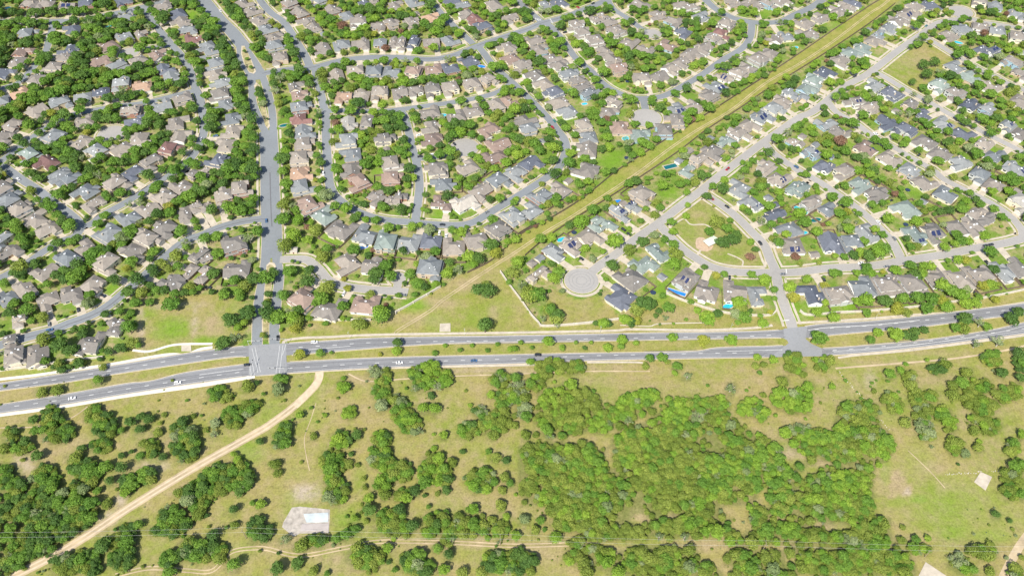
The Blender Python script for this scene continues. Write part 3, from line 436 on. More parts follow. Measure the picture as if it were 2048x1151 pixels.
for a in [(835, 640, 60, 10, .7), (880, 605, 40, 14, .8), (940, 570, 50, 14, .8), (986, 624, 12, 14, 1), (970, 545, 40, 12, .5), (1050, 600, 25, 30, .4), (1130, 735, 160, 8, .6), (1000, 737, 120, 8, .8), (720, 760, 40, 10, .7), (855, 800, 20, 10, .8), (700, 815, 60, 12, .5), (1370, 630, 60, 14, .75), (1230, 640, 30, 8, .3), (1320, 640, 40, 10, .7), (520, 600, 20, 14, .6), (430, 650, 30, 25, .8), (400, 640, 12, 30, .5), (290, 600, 20, 10, .6), (280, 660, 8, 40, .9), (385, 655, 8, 20, .9), (290, 695, 30, 6, .8), (120, 890, 80, 30, .5), (50, 920, 30, 25, .6), (300, 880, 60, 20, .5), (280, 935, 40, 12, .8), (240, 1005, 14, 20, 1), (200, 1045, 30, 14, .9), (170, 1062, 50, 12, .7), (330, 1135, 120, 10, .6), (900, 1085, 150, 12, .8), (620, 1090, 120, 12, .8), (690, 1125, 60, 20, .7), (1080, 1100, 60, 30, .6), (1240, 1105, 40, 14, .9), (1420, 1090, 80, 14, .7), (1020, 1020, 40, 20, .5), (940, 1000, 80, 20, .4), (1180, 985, 30, 20, .3), (1700, 830, 60, 40, .45), (1580, 870, 60, 12, .6), (1590, 905, 30, 14, .8), (1640, 925, 40, 10, .8), (1290, 1035, 20, 10, 1), (1345, 1035, 14, 8, .9), (1160, 970, 10, 12, .8), (1270, 960, 20, 8, .7), (1310, 850, 60, 10, .5), (1260, 845, 30, 14, .6), (1640, 1050, 40, 12, .8), (1580, 1100, 30, 14, .8), (1560, 1035, 20, 6, .8), (1800, 985, 22, 12, .85), (1795, 955, 18, 30, .6), (1760, 940, 14, 50, .55), (1860, 940, 30, 14, .6), (1890, 970, 20, 12, .5), (2000, 905, 40, 20, .3), (1700, 790, 90, 30, .35), (1460, 780, 120, 20, .3), (1250, 770, 120, 20, .25), (1570, 740, 100, 6, .5), (1780, 725, 80, 6, .6), (1870, 760, 40, 20, .5), (1980, 830, 30, 30, .5), (1930, 840, 20, 30, .5), (1830, 1075, 60, 8, .6), (1825, 125, 40, 14, .6), (1840, 110, 20, 14, .5), (1420, 478, 30, 14, .6), (1405, 490, 20, 20, .6), (1450, 530, 50, 8, .3), (1510, 480, 20, 30, .5), (1870, 705, 60, 6, .6), (1700, 660, 90, 6, .4), (600, 645, 40, 6, .3), (640, 655, 60, 8, .5), (440, 760, 60, 14, .2), (230, 765, 60, 12, .6), (60, 790, 90, 12, .35), (860, 770, 30, 30, .3), (620, 970, 60, 12, .5), (1100, 420, 30, 14, .6), (1010, 510, 30, 20, .5), (1280, 345, 25, 10, .3)]: blob(bare, *a)
for a in [(610, 985, 32, 16, .9), (440, 1055, 0.1, 0.1, 0), (240, 1000, 10, 14, .9), (215, 1035, 24, 12, .8), (55, 925, 28, 22, .5), (310, 930, 30, 12, .55), (283, 640, 6, 60, .6), (345, 610, 60, 8, .5), (390, 640, 5, 30, .5), (1740, 760, 12, 20, .4), (1000, 742, 120, 5, .3), (1590, 900, 30, 14, .3), (1700, 1130, 30, 10, .3)]: blob(pale, *a)
gold = (inpoly(px, py, CORR) & (py < 535)).astype(float) * 1.0 + (inpoly(px, py, CORR) & (py >= 535)) * .35
scrub = np.zeros(len(V))
bare[inpoly(px, py, pts('1786,933 1833,983 1776,997'))] = .9; lush[inpoly(px, py, pts('1786,933 1833,983 1776,997'))] = 0; pale[inpoly(px, py, pts('1812,975 1833,983 1800,988'))] = .7
for w__ in WOODS: scrub[inpoly(px, py, w__)] = .75
for a__, b__, c__, d__ in GLADES: scrub[((px - a__) / c__) ** 2 + ((py - b__) / d__) ** 2 < 1.1] = 0
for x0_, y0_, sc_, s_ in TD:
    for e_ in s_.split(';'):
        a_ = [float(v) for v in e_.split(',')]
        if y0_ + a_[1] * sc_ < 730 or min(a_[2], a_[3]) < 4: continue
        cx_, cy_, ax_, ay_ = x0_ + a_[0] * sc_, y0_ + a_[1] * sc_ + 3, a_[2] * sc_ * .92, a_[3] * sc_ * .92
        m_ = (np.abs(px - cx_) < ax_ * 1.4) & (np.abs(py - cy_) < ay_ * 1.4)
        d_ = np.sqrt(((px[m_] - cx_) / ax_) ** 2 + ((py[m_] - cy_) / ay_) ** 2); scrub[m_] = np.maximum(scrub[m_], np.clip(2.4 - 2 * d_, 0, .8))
for nm, arr in (('yard', yard), ('scrub', scrub), ('gold', gold), ('lush', lush), ('bare', bare), ('pale', pale)):
    at = me.attributes.new(nm, 'FLOAT', 'POINT'); at.data.foreach_set('value', arr.astype(np.float32))
g = obj('ground', me); g['kind'] = 'structure'
m, nt, b = newmat('grass_and_soil', .95, .1)
def att(nt, n):
    a = nt.nodes.new('ShaderNodeAttribute'); a.attribute_name = n; return a.outputs['Fac']
n1 = noise(nt, .018, 4, .6); n2 = noise(nt, .12, 5, .65); n3 = noise(nt, .9, 4, .7); n4 = noise(nt, .05, 3, .6)
DRY, OLIVE, LAWNC, TAN, PALE = (.285, .25, .085), (.205, .238, .045), (.145, .265, .022), (.345, .268, .155), (.42, .35, .27)
dry = mix(nt, ramp(nt, n1, [(.42, 0), (.60, 1)]), DRY, OLIVE)
dry = mix(nt, ramp(nt, n2, [(.42, 0), (.72, .75)]), dry, TAN)
dry = mix(nt, ramp(nt, n4, [(.55, 0), (.72, .5)]), dry, (.25, .27, .065))
yd = mix(nt, ramp(nt, n2, [(.40, 0), (.56, 1)]), (.175, .235, .045), (.32, .275, .14))
yd = mix(nt, ramp(nt, n4, [(.45, 0), (.6, 1)]), yd, (.135, .22, .034))
gold = mix(nt, ramp(nt, n2, [(.35, 0), (.65, 1)]), (.215, .238, .045), (.29, .268, .08))
c = mix(nt, att(nt, 'gold'), dry, gold)
c = mix(nt, att(nt, 'yard'), c, yd)
c = mix(nt, mth(nt, 'MULTIPLY', att(nt, 'bare'), ramp(nt, n2, [(.3, .5), (.6, 1)])), c, TAN)
c = mix(nt, mth(nt, 'MULTIPLY', att(nt, 'lush'), ramp(nt, n2, [(.25, 1), (.7, .6)])), c, LAWNC)
c = mix(nt, mth(nt, 'MULTIPLY', att(nt, 'pale'), ramp(nt, n2, [(.35, .2), (.55, 1)])), c, PALE)
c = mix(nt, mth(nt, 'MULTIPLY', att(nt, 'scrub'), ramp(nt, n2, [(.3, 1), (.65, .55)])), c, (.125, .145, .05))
n5 = noise(nt, .32, 5, .75)
c = mix(nt, 1.0, c, ramp(nt, n3, [(.25, .60), (.5, 1.0), (.8, 1.25)]), 'MULTIPLY')
c = mix(nt, 1.0, c, ramp(nt, n5, [(.3, .72), (.48, .98), (.55, 1.02), (.75, 1.22)]), 'MULTIPLY')
nt.links.new(c, b.inputs['Base Color']); me.materials.append(m)

# ------------------------------------------------------------------ roads, kerbs, pavements
for i, r in enumerate(ROADS):
    mt = {'a': M_asph, 'c': M_asph2}[r['mt']]
    ribbon('road', r['P'], -r['w'] / 2, r['w'] / 2, .03 + .004 * i, mt)
kmb, smb = MB(), MB()
for i, r in enumerate(ROADS):
    for sgn in (-1, 1):
        e = r['P'] + r['N'] * sgn * (r['w'] / 2 + .3); k = roadgap(e, i) > .2
        a, bb = sorted((sgn * (r['w'] / 2), sgn * (r['w'] / 2 + .45)))
        ribbon('kerb', r['P'], a, bb, .0, None, k, .13, mb=kmb)
        if i in (4,): continue
        e = r['P'] + r['N'] * sgn * (r['w'] / 2 + 2.2); k = roadgap(e, i) > .9
        wd = 1.9 if r['w'] > 10 or r['mt'] == 'c' else 1.5
        a, bb = sorted((sgn * (r['w'] / 2 + 1.6), sgn * (r['w'] / 2 + 1.6 + wd)))
        if not ('boulevard' in r['name'] and r['w'] < 9): ribbon('pavement', r['P'], a, bb, .055, None, k, mb=smb)
for j, (x, y, rad) in enumerate(DW):
    mb = MB(); n = 48; mb.face([(x + rad * math.cos(6.2832 * q / n), y + rad * math.sin(6.2832 * q / n), .19 + .004 * j) for q in range(n)])
    o = mb.build('road', M_asph2); o['kind'] = 'structure'
    A = np.array([(x + rad * math.cos(t), y + rad * math.sin(t)) for t in np.linspace(0, 2 * math.pi, 60)])
    out = np.array([(x + (rad + .3) * math.cos(t), y + (rad + .3) * math.sin(t)) for t in np.linspace(0, 2 * math.pi, 60)])
    d = np.full(60, 1e9)
    for q in range(60): d[q] = (np.hypot(*(RP - out[q]).T) - RH).min()
    ribbon('kerb', A, -.45, 0, 0, None, d > .1, .2, mb=kmb)
    ribbon('pavement', A, -3.2, -1.5, .056, None, d > 1.2, mb=smb)
kmb.build('kerb', M_kerb)['kind'] = 'structure'; smb.build('pavement', M_conc)['kind'] = 'structure'
# stamped rings of the small roundabout at the end of the diagonal street
rx_, ry_, rr_ = DW[6]
for q, rad in enumerate((4.2, 7.0, 9.6)):
    A = np.array([(rx_ + rad * math.cos(t), ry_ + rad * math.sin(t)) for t in np.linspace(0, 2 * math.pi, 50)])
    ribbon('paving_ring', A, -.25, .25, .235, asphalt('ring_paving' if q else 'ring_paving', (.275, .268, .26)) if q == 0 else bpy.data.materials['ring_paving'])
A = np.array([(rx_ + 15.6 * math.cos(t), ry_ + 15.6 * math.sin(t)) for t in np.linspace(math.pi * .95, math.pi * 2.05, 40)])
ribbon('pavement', A, -1.2, 1.2, .06, M_conc)

def strip(name, T, B, z, mat):
    a = wpath(T, 4); n = len(a); b_ = wpath(B, 4)
    # same x positions for both edges
    bx = np.interp(a[:, 0], b_[:, 0], b_[:, 1]); mb = MB()
    for i in range(n - 1):
        mb.face([(a[i, 0], bx[i], z), (a[i + 1, 0], bx[i + 1], z), (a[i + 1, 0], a[i + 1, 1], z), (a[i, 0], a[i, 1], z)])
    o = mb.build(name, mat); o['kind'] = 'structure'; return a, np.stack([a[:, 0], bx], 1)
nT, nB = strip('road', NT, NB, .172, M_asphm); sT, sB = strip('road', ST, SB, .172, M_asphm)
M_xing = asphalt('pale_crossing_asphalt', (.27, .275, .28))
flat('road', X1, .178, M_xing); flat('road', X2, .178, M_xing)
def clear1(A, keepout=(X1, X2)):
    x, y = pxa(A); k = np.ones(len(A), bool)
    for p in keepout: k &= ~inpoly(x, y, p)
    return k & (roadgap_small(A) > .1)
def roadgap_small(Q):
    return np.array([(np.hypot(*(RP - q).T) - RH).min() for q in Q])
mb = MB()
for A, s in ((nT, 1), (nB, -1), (sT, 1), (sB, -1)):
    a, c_ = (0, .55) if s > 0 else (-.55, 0)
    ribbon('kerb', A, a, c_, 0, None, clear1(A), .26, mb=mb)
mb.build('kerb', M_kerb)['kind'] = 'structure'
# lane dashes and lines
def dashes(A, off, name='lane_marking', L=3.2, gap=9, wd=.34, solid=False, x0=-1e9, x1=1e9, mat=None, z=.186):
    P = resample(A, 1.0); N = normals(P); mb = MB(); i = 0
    xs, ys = pxa(P); skip = inpoly(xs, ys, X1) | inpoly(xs, ys, X2)
    while i < len(P) - 4:
        n = 5 if solid else int(L)
        if i + n < len(P) and x0 < xs[i] < x1 and not skip[i] and not skip[i + n]:
            a, b2 = P[i] + N[i] * (off - wd / 2), P[i] + N[i] * (off + wd / 2)
            c2, d2 = P[i + n] + N[i + n] * (off + wd / 2), P[i + n] + N[i + n] * (off - wd / 2)
            mb.face([(*a, z), (*d2, z), (*c2, z), (*b2, z)])
        i += n if solid else n + gap
    if mb.f: mb.build(name, mat or M_white)['kind'] = 'structure'
dashes(nT, -4.3); dashes(sB, 4.2)
dashes(nT, -.7, solid=True, wd=.14); dashes(nB, .7, solid=True, wd=.14); dashes(sT, -.7, solid=True, wd=.14); dashes(sB, .9, solid=True, wd=.14)
dashes(sT, -4.0, solid=True, wd=.3, x0=385, x1=500); dashes(sT, -3.6, solid=True, wd=.3, x0=1450, x1=1570)
dashes(nT, -3.8, solid=True, wd=.36, x0=1600, x1=1830); dashes(nB, 3.6, solid=True, wd=.3, x0=572, x1=700)
dashes(sT, -3.0, solid=True, wd=.25, x0=1660, x1=2048); dashes(sB, 2.4, solid=True, wd=.2, x0=1660, x1=2048)
def bar(x0, y0, x1, y1, wd, z, name='road_marking', mat=None):
    a = np.array(U(x0, y0)[:2]); b2 = np.array(U(x1, y1)[:2]); P = resample([a, b2], 2.0)
    ribbon(name, P, -wd / 2, wd / 2, z, mat or M_white)
for L_ in [(504, 696, 516, 745), (510, 694, 521, 744), (560, 690, 552, 746), (566, 690, 559, 746), (572, 689, 565, 710), (499, 727, 503, 750), (505, 727, 509, 749)]: bar(*L_, .2, .19)
for L_ in [(1566, 641, 1578, 640), (1572, 538, 1573, 546), (1070, 38, 1078, 42), (1100, 38, 1106, 48)]: bar(*L_, .7, .2)
for i in range(4): bar(1071 + i * 3, 36 + i * .8, 1073 + i * 3, 40 + i * .8, .5, .2); bar(1096 + i * 2, 38 + i * 2.6, 1101 + i * 2, 38 + i * 2.6, .5, .2)
for i in range(2): bar(528, 664 + 0, 533, 664, .4, .2)
# darker seal patches and tyre-worn lanes
M_worn = asphalt('worn_wheel_path', (.155, .157, .166)); rr_ = random.Random(4)
def worn(A, off, wd, z, frac):
    P = resample(A, 3.0); xs, ys = pxa(P); k = ~(inpoly(xs, ys, X1) | inpoly(xs, ys, X2)); i = 0
    while i < len(P):
        n = rr_.randrange(6, 26)
        if rr_.random() > frac: k[i:i + n] = False
        i += n
    ribbon('road_patch', P, off - wd / 2, off + wd / 2, z, M_worn, k)
for A, s_ in ((nT, -1), (sB, 1)):
    for o_ in (1.9, 3.3, 5.4, 6.8): worn(A, s_ * o_, .55, .180, .62)
for k_ in (10, 15, 13, 9, 14): worn(ROADS[k_]['P'], rr_.uniform(-2, 2), .8, .178, .4)
# boulevard median islands (kerbed)
def island(s, z=.16):
    flat('traffic_island', pts(s), .1, M_kerb, h=z - .1)
M_soil = plain('median_soil', (.34, .30, .16), .95, .1, .3, .35)
for s in ("483,92 489,92 502,118 512,143 508,148 498,145 488,128 482,108", "512,165 520,172 529,200 536,235 540,252 536,258 531,252 522,220 513,190 508,172",
          "533,530 540,524 549,526 552,532 546,556 540,600 536,640 536,668 530,672 524,666 524,640 527,600 531,556"):
    island(s)
    P_ = pts(s); cx = sum(p[0] for p in P_) / len(P_); cy = sum(p[1] for p in P_) / len(P_)
    flat('median_bed', [(cx + (x - cx) * .82, cy + (y - cy) * .93) for x, y in P_], .185, M_soil)
# footpaths and tracks
PATHS = [("-20,761 0,758 70,750 150,738 215,729 330,709 370,709 400,698 425,694", 2.4), ("265,700 300,702 350,689 425,687", 2.0), ("566,688 572,680 612,675 650,674 762,669 1024,665 1224,661 1260,658 1400,660 1500,656 1545,650", 2.3),
         ("1590,642 1596,645 1711,639 1836,629 1936,622 2070,602", 2.3), ("-20,832 0,829 125,812 250,791 400,770 510,752", 3.2), ("512,750 632,742 787,735 1024,730 1100,728", 1.8),
         ("1174,724 1274,724 1290,728", 1.6), ("1676,715 1711,710 1811,701 1923,687 2060,669", 1.8),
         ("1337,456 1365,438 1372,440 1382,449 1410,449 1425,458", 1.4), ("1455,507 1475,515 1487,523 1484,530 1490,534", 1.3), ("1395,509 1401,500", 1.8), ("1330,462 1366,490 1395,510 1425,527 1464,536 1513,538 1530,533 1529,510 1518,490 1495,462 1468,436 1430,408", 1.6),
         ("1240,650 1300,652 1320,647 1420,645", 1.0)]
M_newc = plain('new_concrete', (.66, .61, .53), .9, .2, .25, .08)
for k_, (s, wd) in enumerate(PATHS): ribbon('path', wpath(s), -wd / 2, wd / 2, .066 + .004 * k_, M_newc if k_ in (0, 1, 4) else M_conc)
TR = [("640,741 634,765 612,790 582,817 537,850 512,865 450,900 400,928 325,973 250,1020 175,1070 112,1108 37,1146 -40,1182", 1.15, 2)]
dm = MB()
M_rut = plain('pale_track', (.54, .44, .31), .95, .1, .3, .14)
P = wpath(TR[0][0]); ribbon('dirt_track', P, -3.0, 3.0, .02, M_dirt)
ribbon('dirt_track', P, -1.9, -.8, .03, M_rut); ribbon('dirt_track', P, .8, 1.9, .03, M_rut)
ribbon('dirt_track', wpath("637,742 640,750 634,765 612,790 590,812"), -2.4, 2.4, .035, M_rut)
for s, a in (("230,1150 300,1135 375,1140 425,1140 462,1103 512,1095 537,1097 600,1110 687,1095 762,1082 900,1084 1024,1090 1150,1087", 1.0), ("790,668 797,660 862,620 888,598 976,539 1025,508 1093,463 1142,434 1200,396 1278,344 1337,299 1395,260 1464,219 1532,166 1600,127 1668,82 1737,29 1766,10 1800,-20", .95)):
    P = wpath(s)
    for q in (-1, 1): ribbon('dirt_track', P, q * a - .35, q * a + .35, .024, M_dirt)
for k_, (s, wd) in enumerate((("1671,736 1786,727 1911,716 2011,700 2060,688", 1.5), ("697,747 724,760 744,762 812,757 900,752 1010,748 1174,742 1300,742", 1.0), ("632,805 622,837 609,875 612,908 619,940", .5), ("1816,900 1861,943 1890,975", .6), ("0,855 80,852 140,836 175,813", .9), ("2070,1050 2038,1093 2011,1143 1990,1190", 4.5))):
    ribbon('path', wpath(s), -wd / 2, wd / 2, .03 + .004 * k_, M_dirt)
# concrete slabs, playground and rubble pads
flat('concrete_pad', pts("584,1014 600,1012 660,1018 658,1065 600,1066 587,1072 564,1053 567,1043"), .05, plain('weathered_slab', (.40, .36, .31), .9, .2, .3, .3))
flat('concrete_slab', pts("607,1027 657,1024 656,1043 613,1044"), .12, plain('bleached_slab', (.46, .51, .52), .7, .2, .15, .2), h=.1)
flat('concrete_slab', pts("604,1047 658,1046 657,1061 600,1062"), .12, plain('grey_slab', (.42, .375, .35), .9, .2, .2, .12), h=.12)
for s in ("880,647 901,646 901,663 879,663", "363,690 382,690 383,702 363,702", "1851,1123 1893,1151 1885,1175 1832,1160", "1961,943 1984,953 1971,980 1948,963"):
    flat('concrete_slab', pts(s), .05, M_conc, h=.2)
flat('playground_surface', [(1393 + 1.0 * a, 489 + b2) for a, b2 in ((0, -12), (6, -15), (14, -14), (26, -6), (34, 2), (30, 10), (20, 14), (8, 12), (-1, 6), (-2, -4))], .05, plain('play_mulch', (.45, .34, .24), .95, .1, .5, .15))
# ------------------------------------------------------------------ houses
def hip(mb, x0, x1, y0, y1, z, p, o, ends='hh', axis=None, mi=0, wmb=None):
    """hipped or gabled roof over a rectangle; ends: h hip / g gable at the two ridge ends"""
    X0, X1, Y0, Y1 = x0 - o, x1 + o, y0 - o, y1 + o; w_, d_ = X1 - X0, Y1 - Y0
    ax = axis or ('x' if w_ >= d_ else 'y')
    if ax == 'x':
        hgt = d_ / 2 * p; ym = (Y0 + Y1) / 2; ins = min(d_ / 2, w_ / 2 - .05)
        a = X0 + (ins if ends[0] == 'h' else 0); b = X1 - (ins if ends[1] == 'h' else 0)
        r0, r1 = (a, ym, z + hgt), (b, ym, z + hgt)
        c = [(X0, Y0, z), (X1, Y0, z), (X1, Y1, z), (X0, Y1, z)]
        mb.face([c[0], c[1], r1, r0], mi); mb.face([c[2], c[3], r0, r1], mi)
        if ends[0] == 'h': mb.face([c[3], c[0], r0], mi)
        elif wmb: wmb.face([(x0, y1, z), (x0, y0, z), (x0, ym, z + hgt - o * p)])
        if ends[1] == 'h': mb.face([c[1], c[2], r1], mi)
        elif wmb: wmb.face([(x1, y0, z), (x1, y1, z), (x1, ym, z + hgt - o * p)])
    else:
        hgt = w_ / 2 * p; xm = (X0 + X1) / 2; ins = min(w_ / 2, d_ / 2 - .05)
        a = Y0 + (ins if ends[0] == 'h' else 0); b = Y1 - (ins if ends[1] == 'h' else 0)
        r0, r1 = (xm, a, z + hgt), (xm, b, z + hgt)
        c = [(X0, Y0, z), (X1, Y0, z), (X1, Y1, z), (X0, Y1, z)]
        mb.face([c[1], c[2], r1, r0], mi); mb.face([c[3], c[0], r0, r1], mi)
        if ends[0] == 'h': mb.face([c[0], c[1], r0], mi)
        elif wmb: wmb.face([(x0, y0, z), (x1, y0, z), (xm, y0, z + hgt - o * p)])
        if ends[1] == 'h': mb.face([c[2], c[3], r1], mi)
        elif wmb: wmb.face([(x1, y1, z), (x0, y1, z), (xm, y1, z + hgt - o * p)])
    t = .22                                   # fascia and soffit
    q = [(X0, Y0), (X1, Y0), (X1, Y1), (X0, Y1)]
    for i in range(4):
        (ax_, ay_), (bx_, by_) = q[i], q[(i + 1) % 4]
        mb.face([(ax_, ay_, z - t), (bx_, by_, z - t), (bx_, by_, z), (ax_, ay_, z)], 1)
    mb.face([(x, y, z - t) for x, y in q[::-1]], 1)
    return hgt

def winmesh(w_, h_, name):
    mb = MB(); mb.box(-w_ / 2 - .12, w_ / 2 + .12, -.05, 0, -.12, h_ + .12, 0)
    for i in (0, 1):
        a = -w_ / 2 + i * w_ / 2; mb.box(a + .04, a + w_ / 2 - .04, -.08, -.01, .02, h_ - .02, 1)
    return mb.mesh(name, [M_frame, M_glass])
WIN = [winmesh(1.8, 1.4, 'window'), winmesh(2.6, 1.5, 'window'), winmesh(1.2, 1.5, 'window')]
mb = MB(); mb.box(-.55, .55, -.07, 0, 0, 2.1, 0); DOOR = mb.mesh('door', [M_door])
mb = MB(); mb.box(-2.5, 2.5, -.05, 0, 0, 2.3, 0)
for i in range(4): mb.box(-2.4, 2.4, -.08, -.04, .1 + i * .55, .55 + i * .55, 0)
GAR = mb.mesh('garage_door', [M_garage])
mb = MB(); mb.box(-.5, .5, -.4, .4, -1.5, 1.3, 0); mb.box(-.62, .62, -.52, .52, 1.3, 1.5, 0); mb.cyl(0, 0, 1.5, 1.85, .2, .2, 8, 0); CHIM = mb.mesh('chimney', [M_chim])
mb = MB(); mb.cyl(0, 0, -.4, .5, .22, .22, 8, 0); mb.cyl(0, 0, .5, .62, .42, .3, 8, 0); VENT = mb.mesh('roof_vent', [M_vent])
mb = MB(); mb.box(-.75, .75, -.55, .55, -.5, .3, 0); mb.box(-.62, .62, -.42, .42, .3, .36, 0); SKYL = mb.mesh('skylight', [M_vent])

def design(W, D, rng, small=False):
    """footprint boxes (x0,x1,y0,y1,wall height,pitch,ends,axis); the first is the main body, street side is -y"""
    two = rng.random() < .35 and not small
    p = rng.uniform(.44, .58); h = 3.0
    if small: return [(-W / 2, W / 2, -D / 2, D / 2, 2.5, .4, rng.choice(['gg', 'hh']), 'x')], False, 1, p
    s = rng.choice([-1, 1]); gw = rng.uniform(6.2, 7.2); gd = rng.uniform(4.0, 6.5); y0 = -D / 2 + gd
    mh = 5.7 if two else h
    if two:
        bx = [(-W / 2 + 1, W / 2 - 1, y0, D / 2 - rng.uniform(0, 3), mh, p, 'hh', None)]
        bx.append((-W / 2, W / 2, y0 + 1.2, D / 2, h, p * .8, 'hh', None))
    else: bx = [(-W / 2, W / 2, y0, D / 2 - rng.uniform(0, 2.5), mh, p, rng.choice(['hh', 'hh', 'hh', 'hg', 'gh']), None)]
    gx0 = W / 2 - gw if s > 0 else -W / 2
    gx1 = gx0 + gw
    bx.append((gx0 + .08, gx1 - .08, -D / 2, y0 + gw / 2 + .5, h - .05 if not two else h + .06, p * rng.uniform(.85, 1.05), rng.choice(['hh', 'hh', 'gh']), 'y'))
    k = rng.random()
    if k < .6:                                # rear wing
        ww = rng.uniform(5, 7.5); q = rng.uniform(-W / 2 + .4, W / 2 - ww - .4)
        bx.append((q, q + ww, 0, D / 2 + rng.uniform(.3, 2.2), mh - .07, p * .95, rng.choice(['hh', 'hg']), 'y'))
    if k > .35:                               # small front gable beside the door
        ww = rng.uniform(4, 5.2); q = (-W / 2 + .6) if s > 0 else (W / 2 - ww - .6)
        bx.append((q, q + ww, y0 - 1.6, y0 + 4, mh - .1, p * 1.05, rng.choice(['gh', 'hh']), 'y'))
    return bx, two, s, p

def make_house(n, W, D, col, wall, seed, small=False, solar=False, ang=0.0):
    rng = random.Random(seed)
    bx, two, s, p = design(W, D, rng, small)
    wm, rm = MB(), MB(); parts = []
    for (x0, x1, y0, y1, h, pp, ends, ax) in bx:
        wm.box(x0, x1, y0, y1, 0, h - .01); hip(rm, x0, x1, y0, y1, h, pp, .55, ends, ax, 0, wm)
    x0, x1, y0, y1, h, pp, ends, ax = bx[0]; md = min(x1 - x0, y1 - y0) / 2 + .55
    def rz(x, y):
        return max(hh + min(x - a + .55, b - x + .55, y - c + .55, d - y + .55) * q for a, b, c, d, hh, q, e, g_ in bx if a - .5 <= x <= b + .5 and c - .5 <= y <= d + .5)
    cx, cy = (x0 + x1) / 2, (y0 + y1) / 2
    if not small:
        g0 = bx[2] if two else bx[1]; gx = (g0[0] + g0[1]) / 2
        parts.append(('garage_door', GAR, (gx, g0[2] - .003, 0), 0))
        dx = -s * 1.2; parts.append(('door', DOOR, (dx, y0 - .003, 0), 0))
        lv = [0.9] + ([3.7] if two else [])
        for z in lv:
            yb = max((b[3] for b in bx if b[4] > z + 1.6 and b[0] < cx < b[1]))
            for t in (-.3, .3):
                xx = cx + t * (x1 - x0); yy = max(b[3] for b in bx if b[4] > z + 1.6 and b[0] + .9 < xx < b[1] - .9)
                parts.append(('window', WIN[rng.randrange(2)], (xx, yy + .003, z), math.pi))
            parts.append(('window', WIN[2], (x1 + .003 if z > 2 or not two else bx[1][1] + .003, cy + 1, z), math.pi / 2))
            parts.append(('window', WIN[0], (x0 - .003 if z > 2 or not two else bx[1][0] - .003, cy + 1, z), -math.pi / 2))
            xx = dx - s * 2.6
            yy = min([b[2] for b in bx if b[4] > z + 1.6 and b[0] + .9 < xx < b[1] - .9] + [y0])
            parts.append(('window', WIN[1], (xx, yy - .003, z), 0))
    else: parts.append(('door', DOOR, (0, y0 - .003, 0), 0))
    rsub = []
    if not small:
        if rng.random() < .6:
            a, b_ = (cx + rng.choice([-1, 1]) * (x1 - x0) * .33, cy + rng.uniform(-.2, .3) * (y1 - y0)); rsub.append(('chimney', CHIM, (a, b_, rz(a, b_) + .3), 0))
        for _ in range(rng.randrange(1, 4)):
            a, b_ = cx + rng.uniform(-.35, .35) * (x1 - x0), cy + rng.uniform(-.3, .35) * (y1 - y0)
            rsub.append((('roof_vent', VENT) if rng.random() < .6 else ('skylight', SKYL)) + ((a, b_, rz(a, b_)), 0))
    sol = []
    if solar:
        # array on the slope that faces the camera side of the world (-y)
        best = max([(0, -1), (0, 1), (-1, 0), (1, 0)], key=lambda v: -(math.sin(ang) * v[0] + math.cos(ang) * v[1]))
        nx_, ny_ = 4, 3
        for q in range(2):
            mbs = MB(); L = (x1 - x0) if best[0] == 0 else (y1 - y0); dep = min(x1 - x0, y1 - y0) / 2
            a0 = -.28 * L + q * .3 * L; n_ = max(2, int(.26 * L / 1.1))
            for i in range(n_):
                for j in range(3 if dep > 5 else 2):
                    u0 = a0 + i * 1.08; u1 = u0 + 1.0; v0 = .9 + j * 1.35; v1 = v0 + 1.27
                    P4 = []
                    for u_, v_ in ((u0, v0), (u1, v0), (u1, v1), (u0, v1)):
                        if best[0] == 0: P_ = (cx + u_, (y0 + v_) if best[1] < 0 else (y1 - v_))
                        else: P_ = ((x0 + v_) if best[0] < 0 else (x1 - v_), cy + u_)
                        P4.append((P_[0], P_[1], h + (v_ + .55) * pp + .14))
                    nrm = (Vector(P4[1]) - Vector(P4[0])).cross(Vector(P4[2]) - Vector(P4[0]))
                    if nrm.z < 0: P4 = P4[::-1]
                    mbs.face(P4)
                    lo = [(a, b_, c_ - .06) for a, b_, c_ in P4]
                    for e in range(4): mbs.face([lo[e], lo[(e + 1) % 4], P4[(e + 1) % 4], P4[e]])
            sol.append(mbs)
    return wm, rm, parts, rsub, sol, bx

# read the survey
H = []
for x0, y0, s in HD:
    sc = HSCALE.get((x0, y0), 1.955)
    for e in s.split(';'):
        a = e.split(','); X, Y = x0 + float(a[0]) * sc, y0 + float(a[1]) * sc; f = a[3] if len(a) > 3 else ''
        if any(math.hypot(X - h['x'], (Y - h['y']) * 1.2) < 12.5 for h in H): continue
        H.append(dict(x=X, y=Y, c=a[2], small=(f == 's'), big='L' in f, solar='p' in f, xl=f == 'XL'))
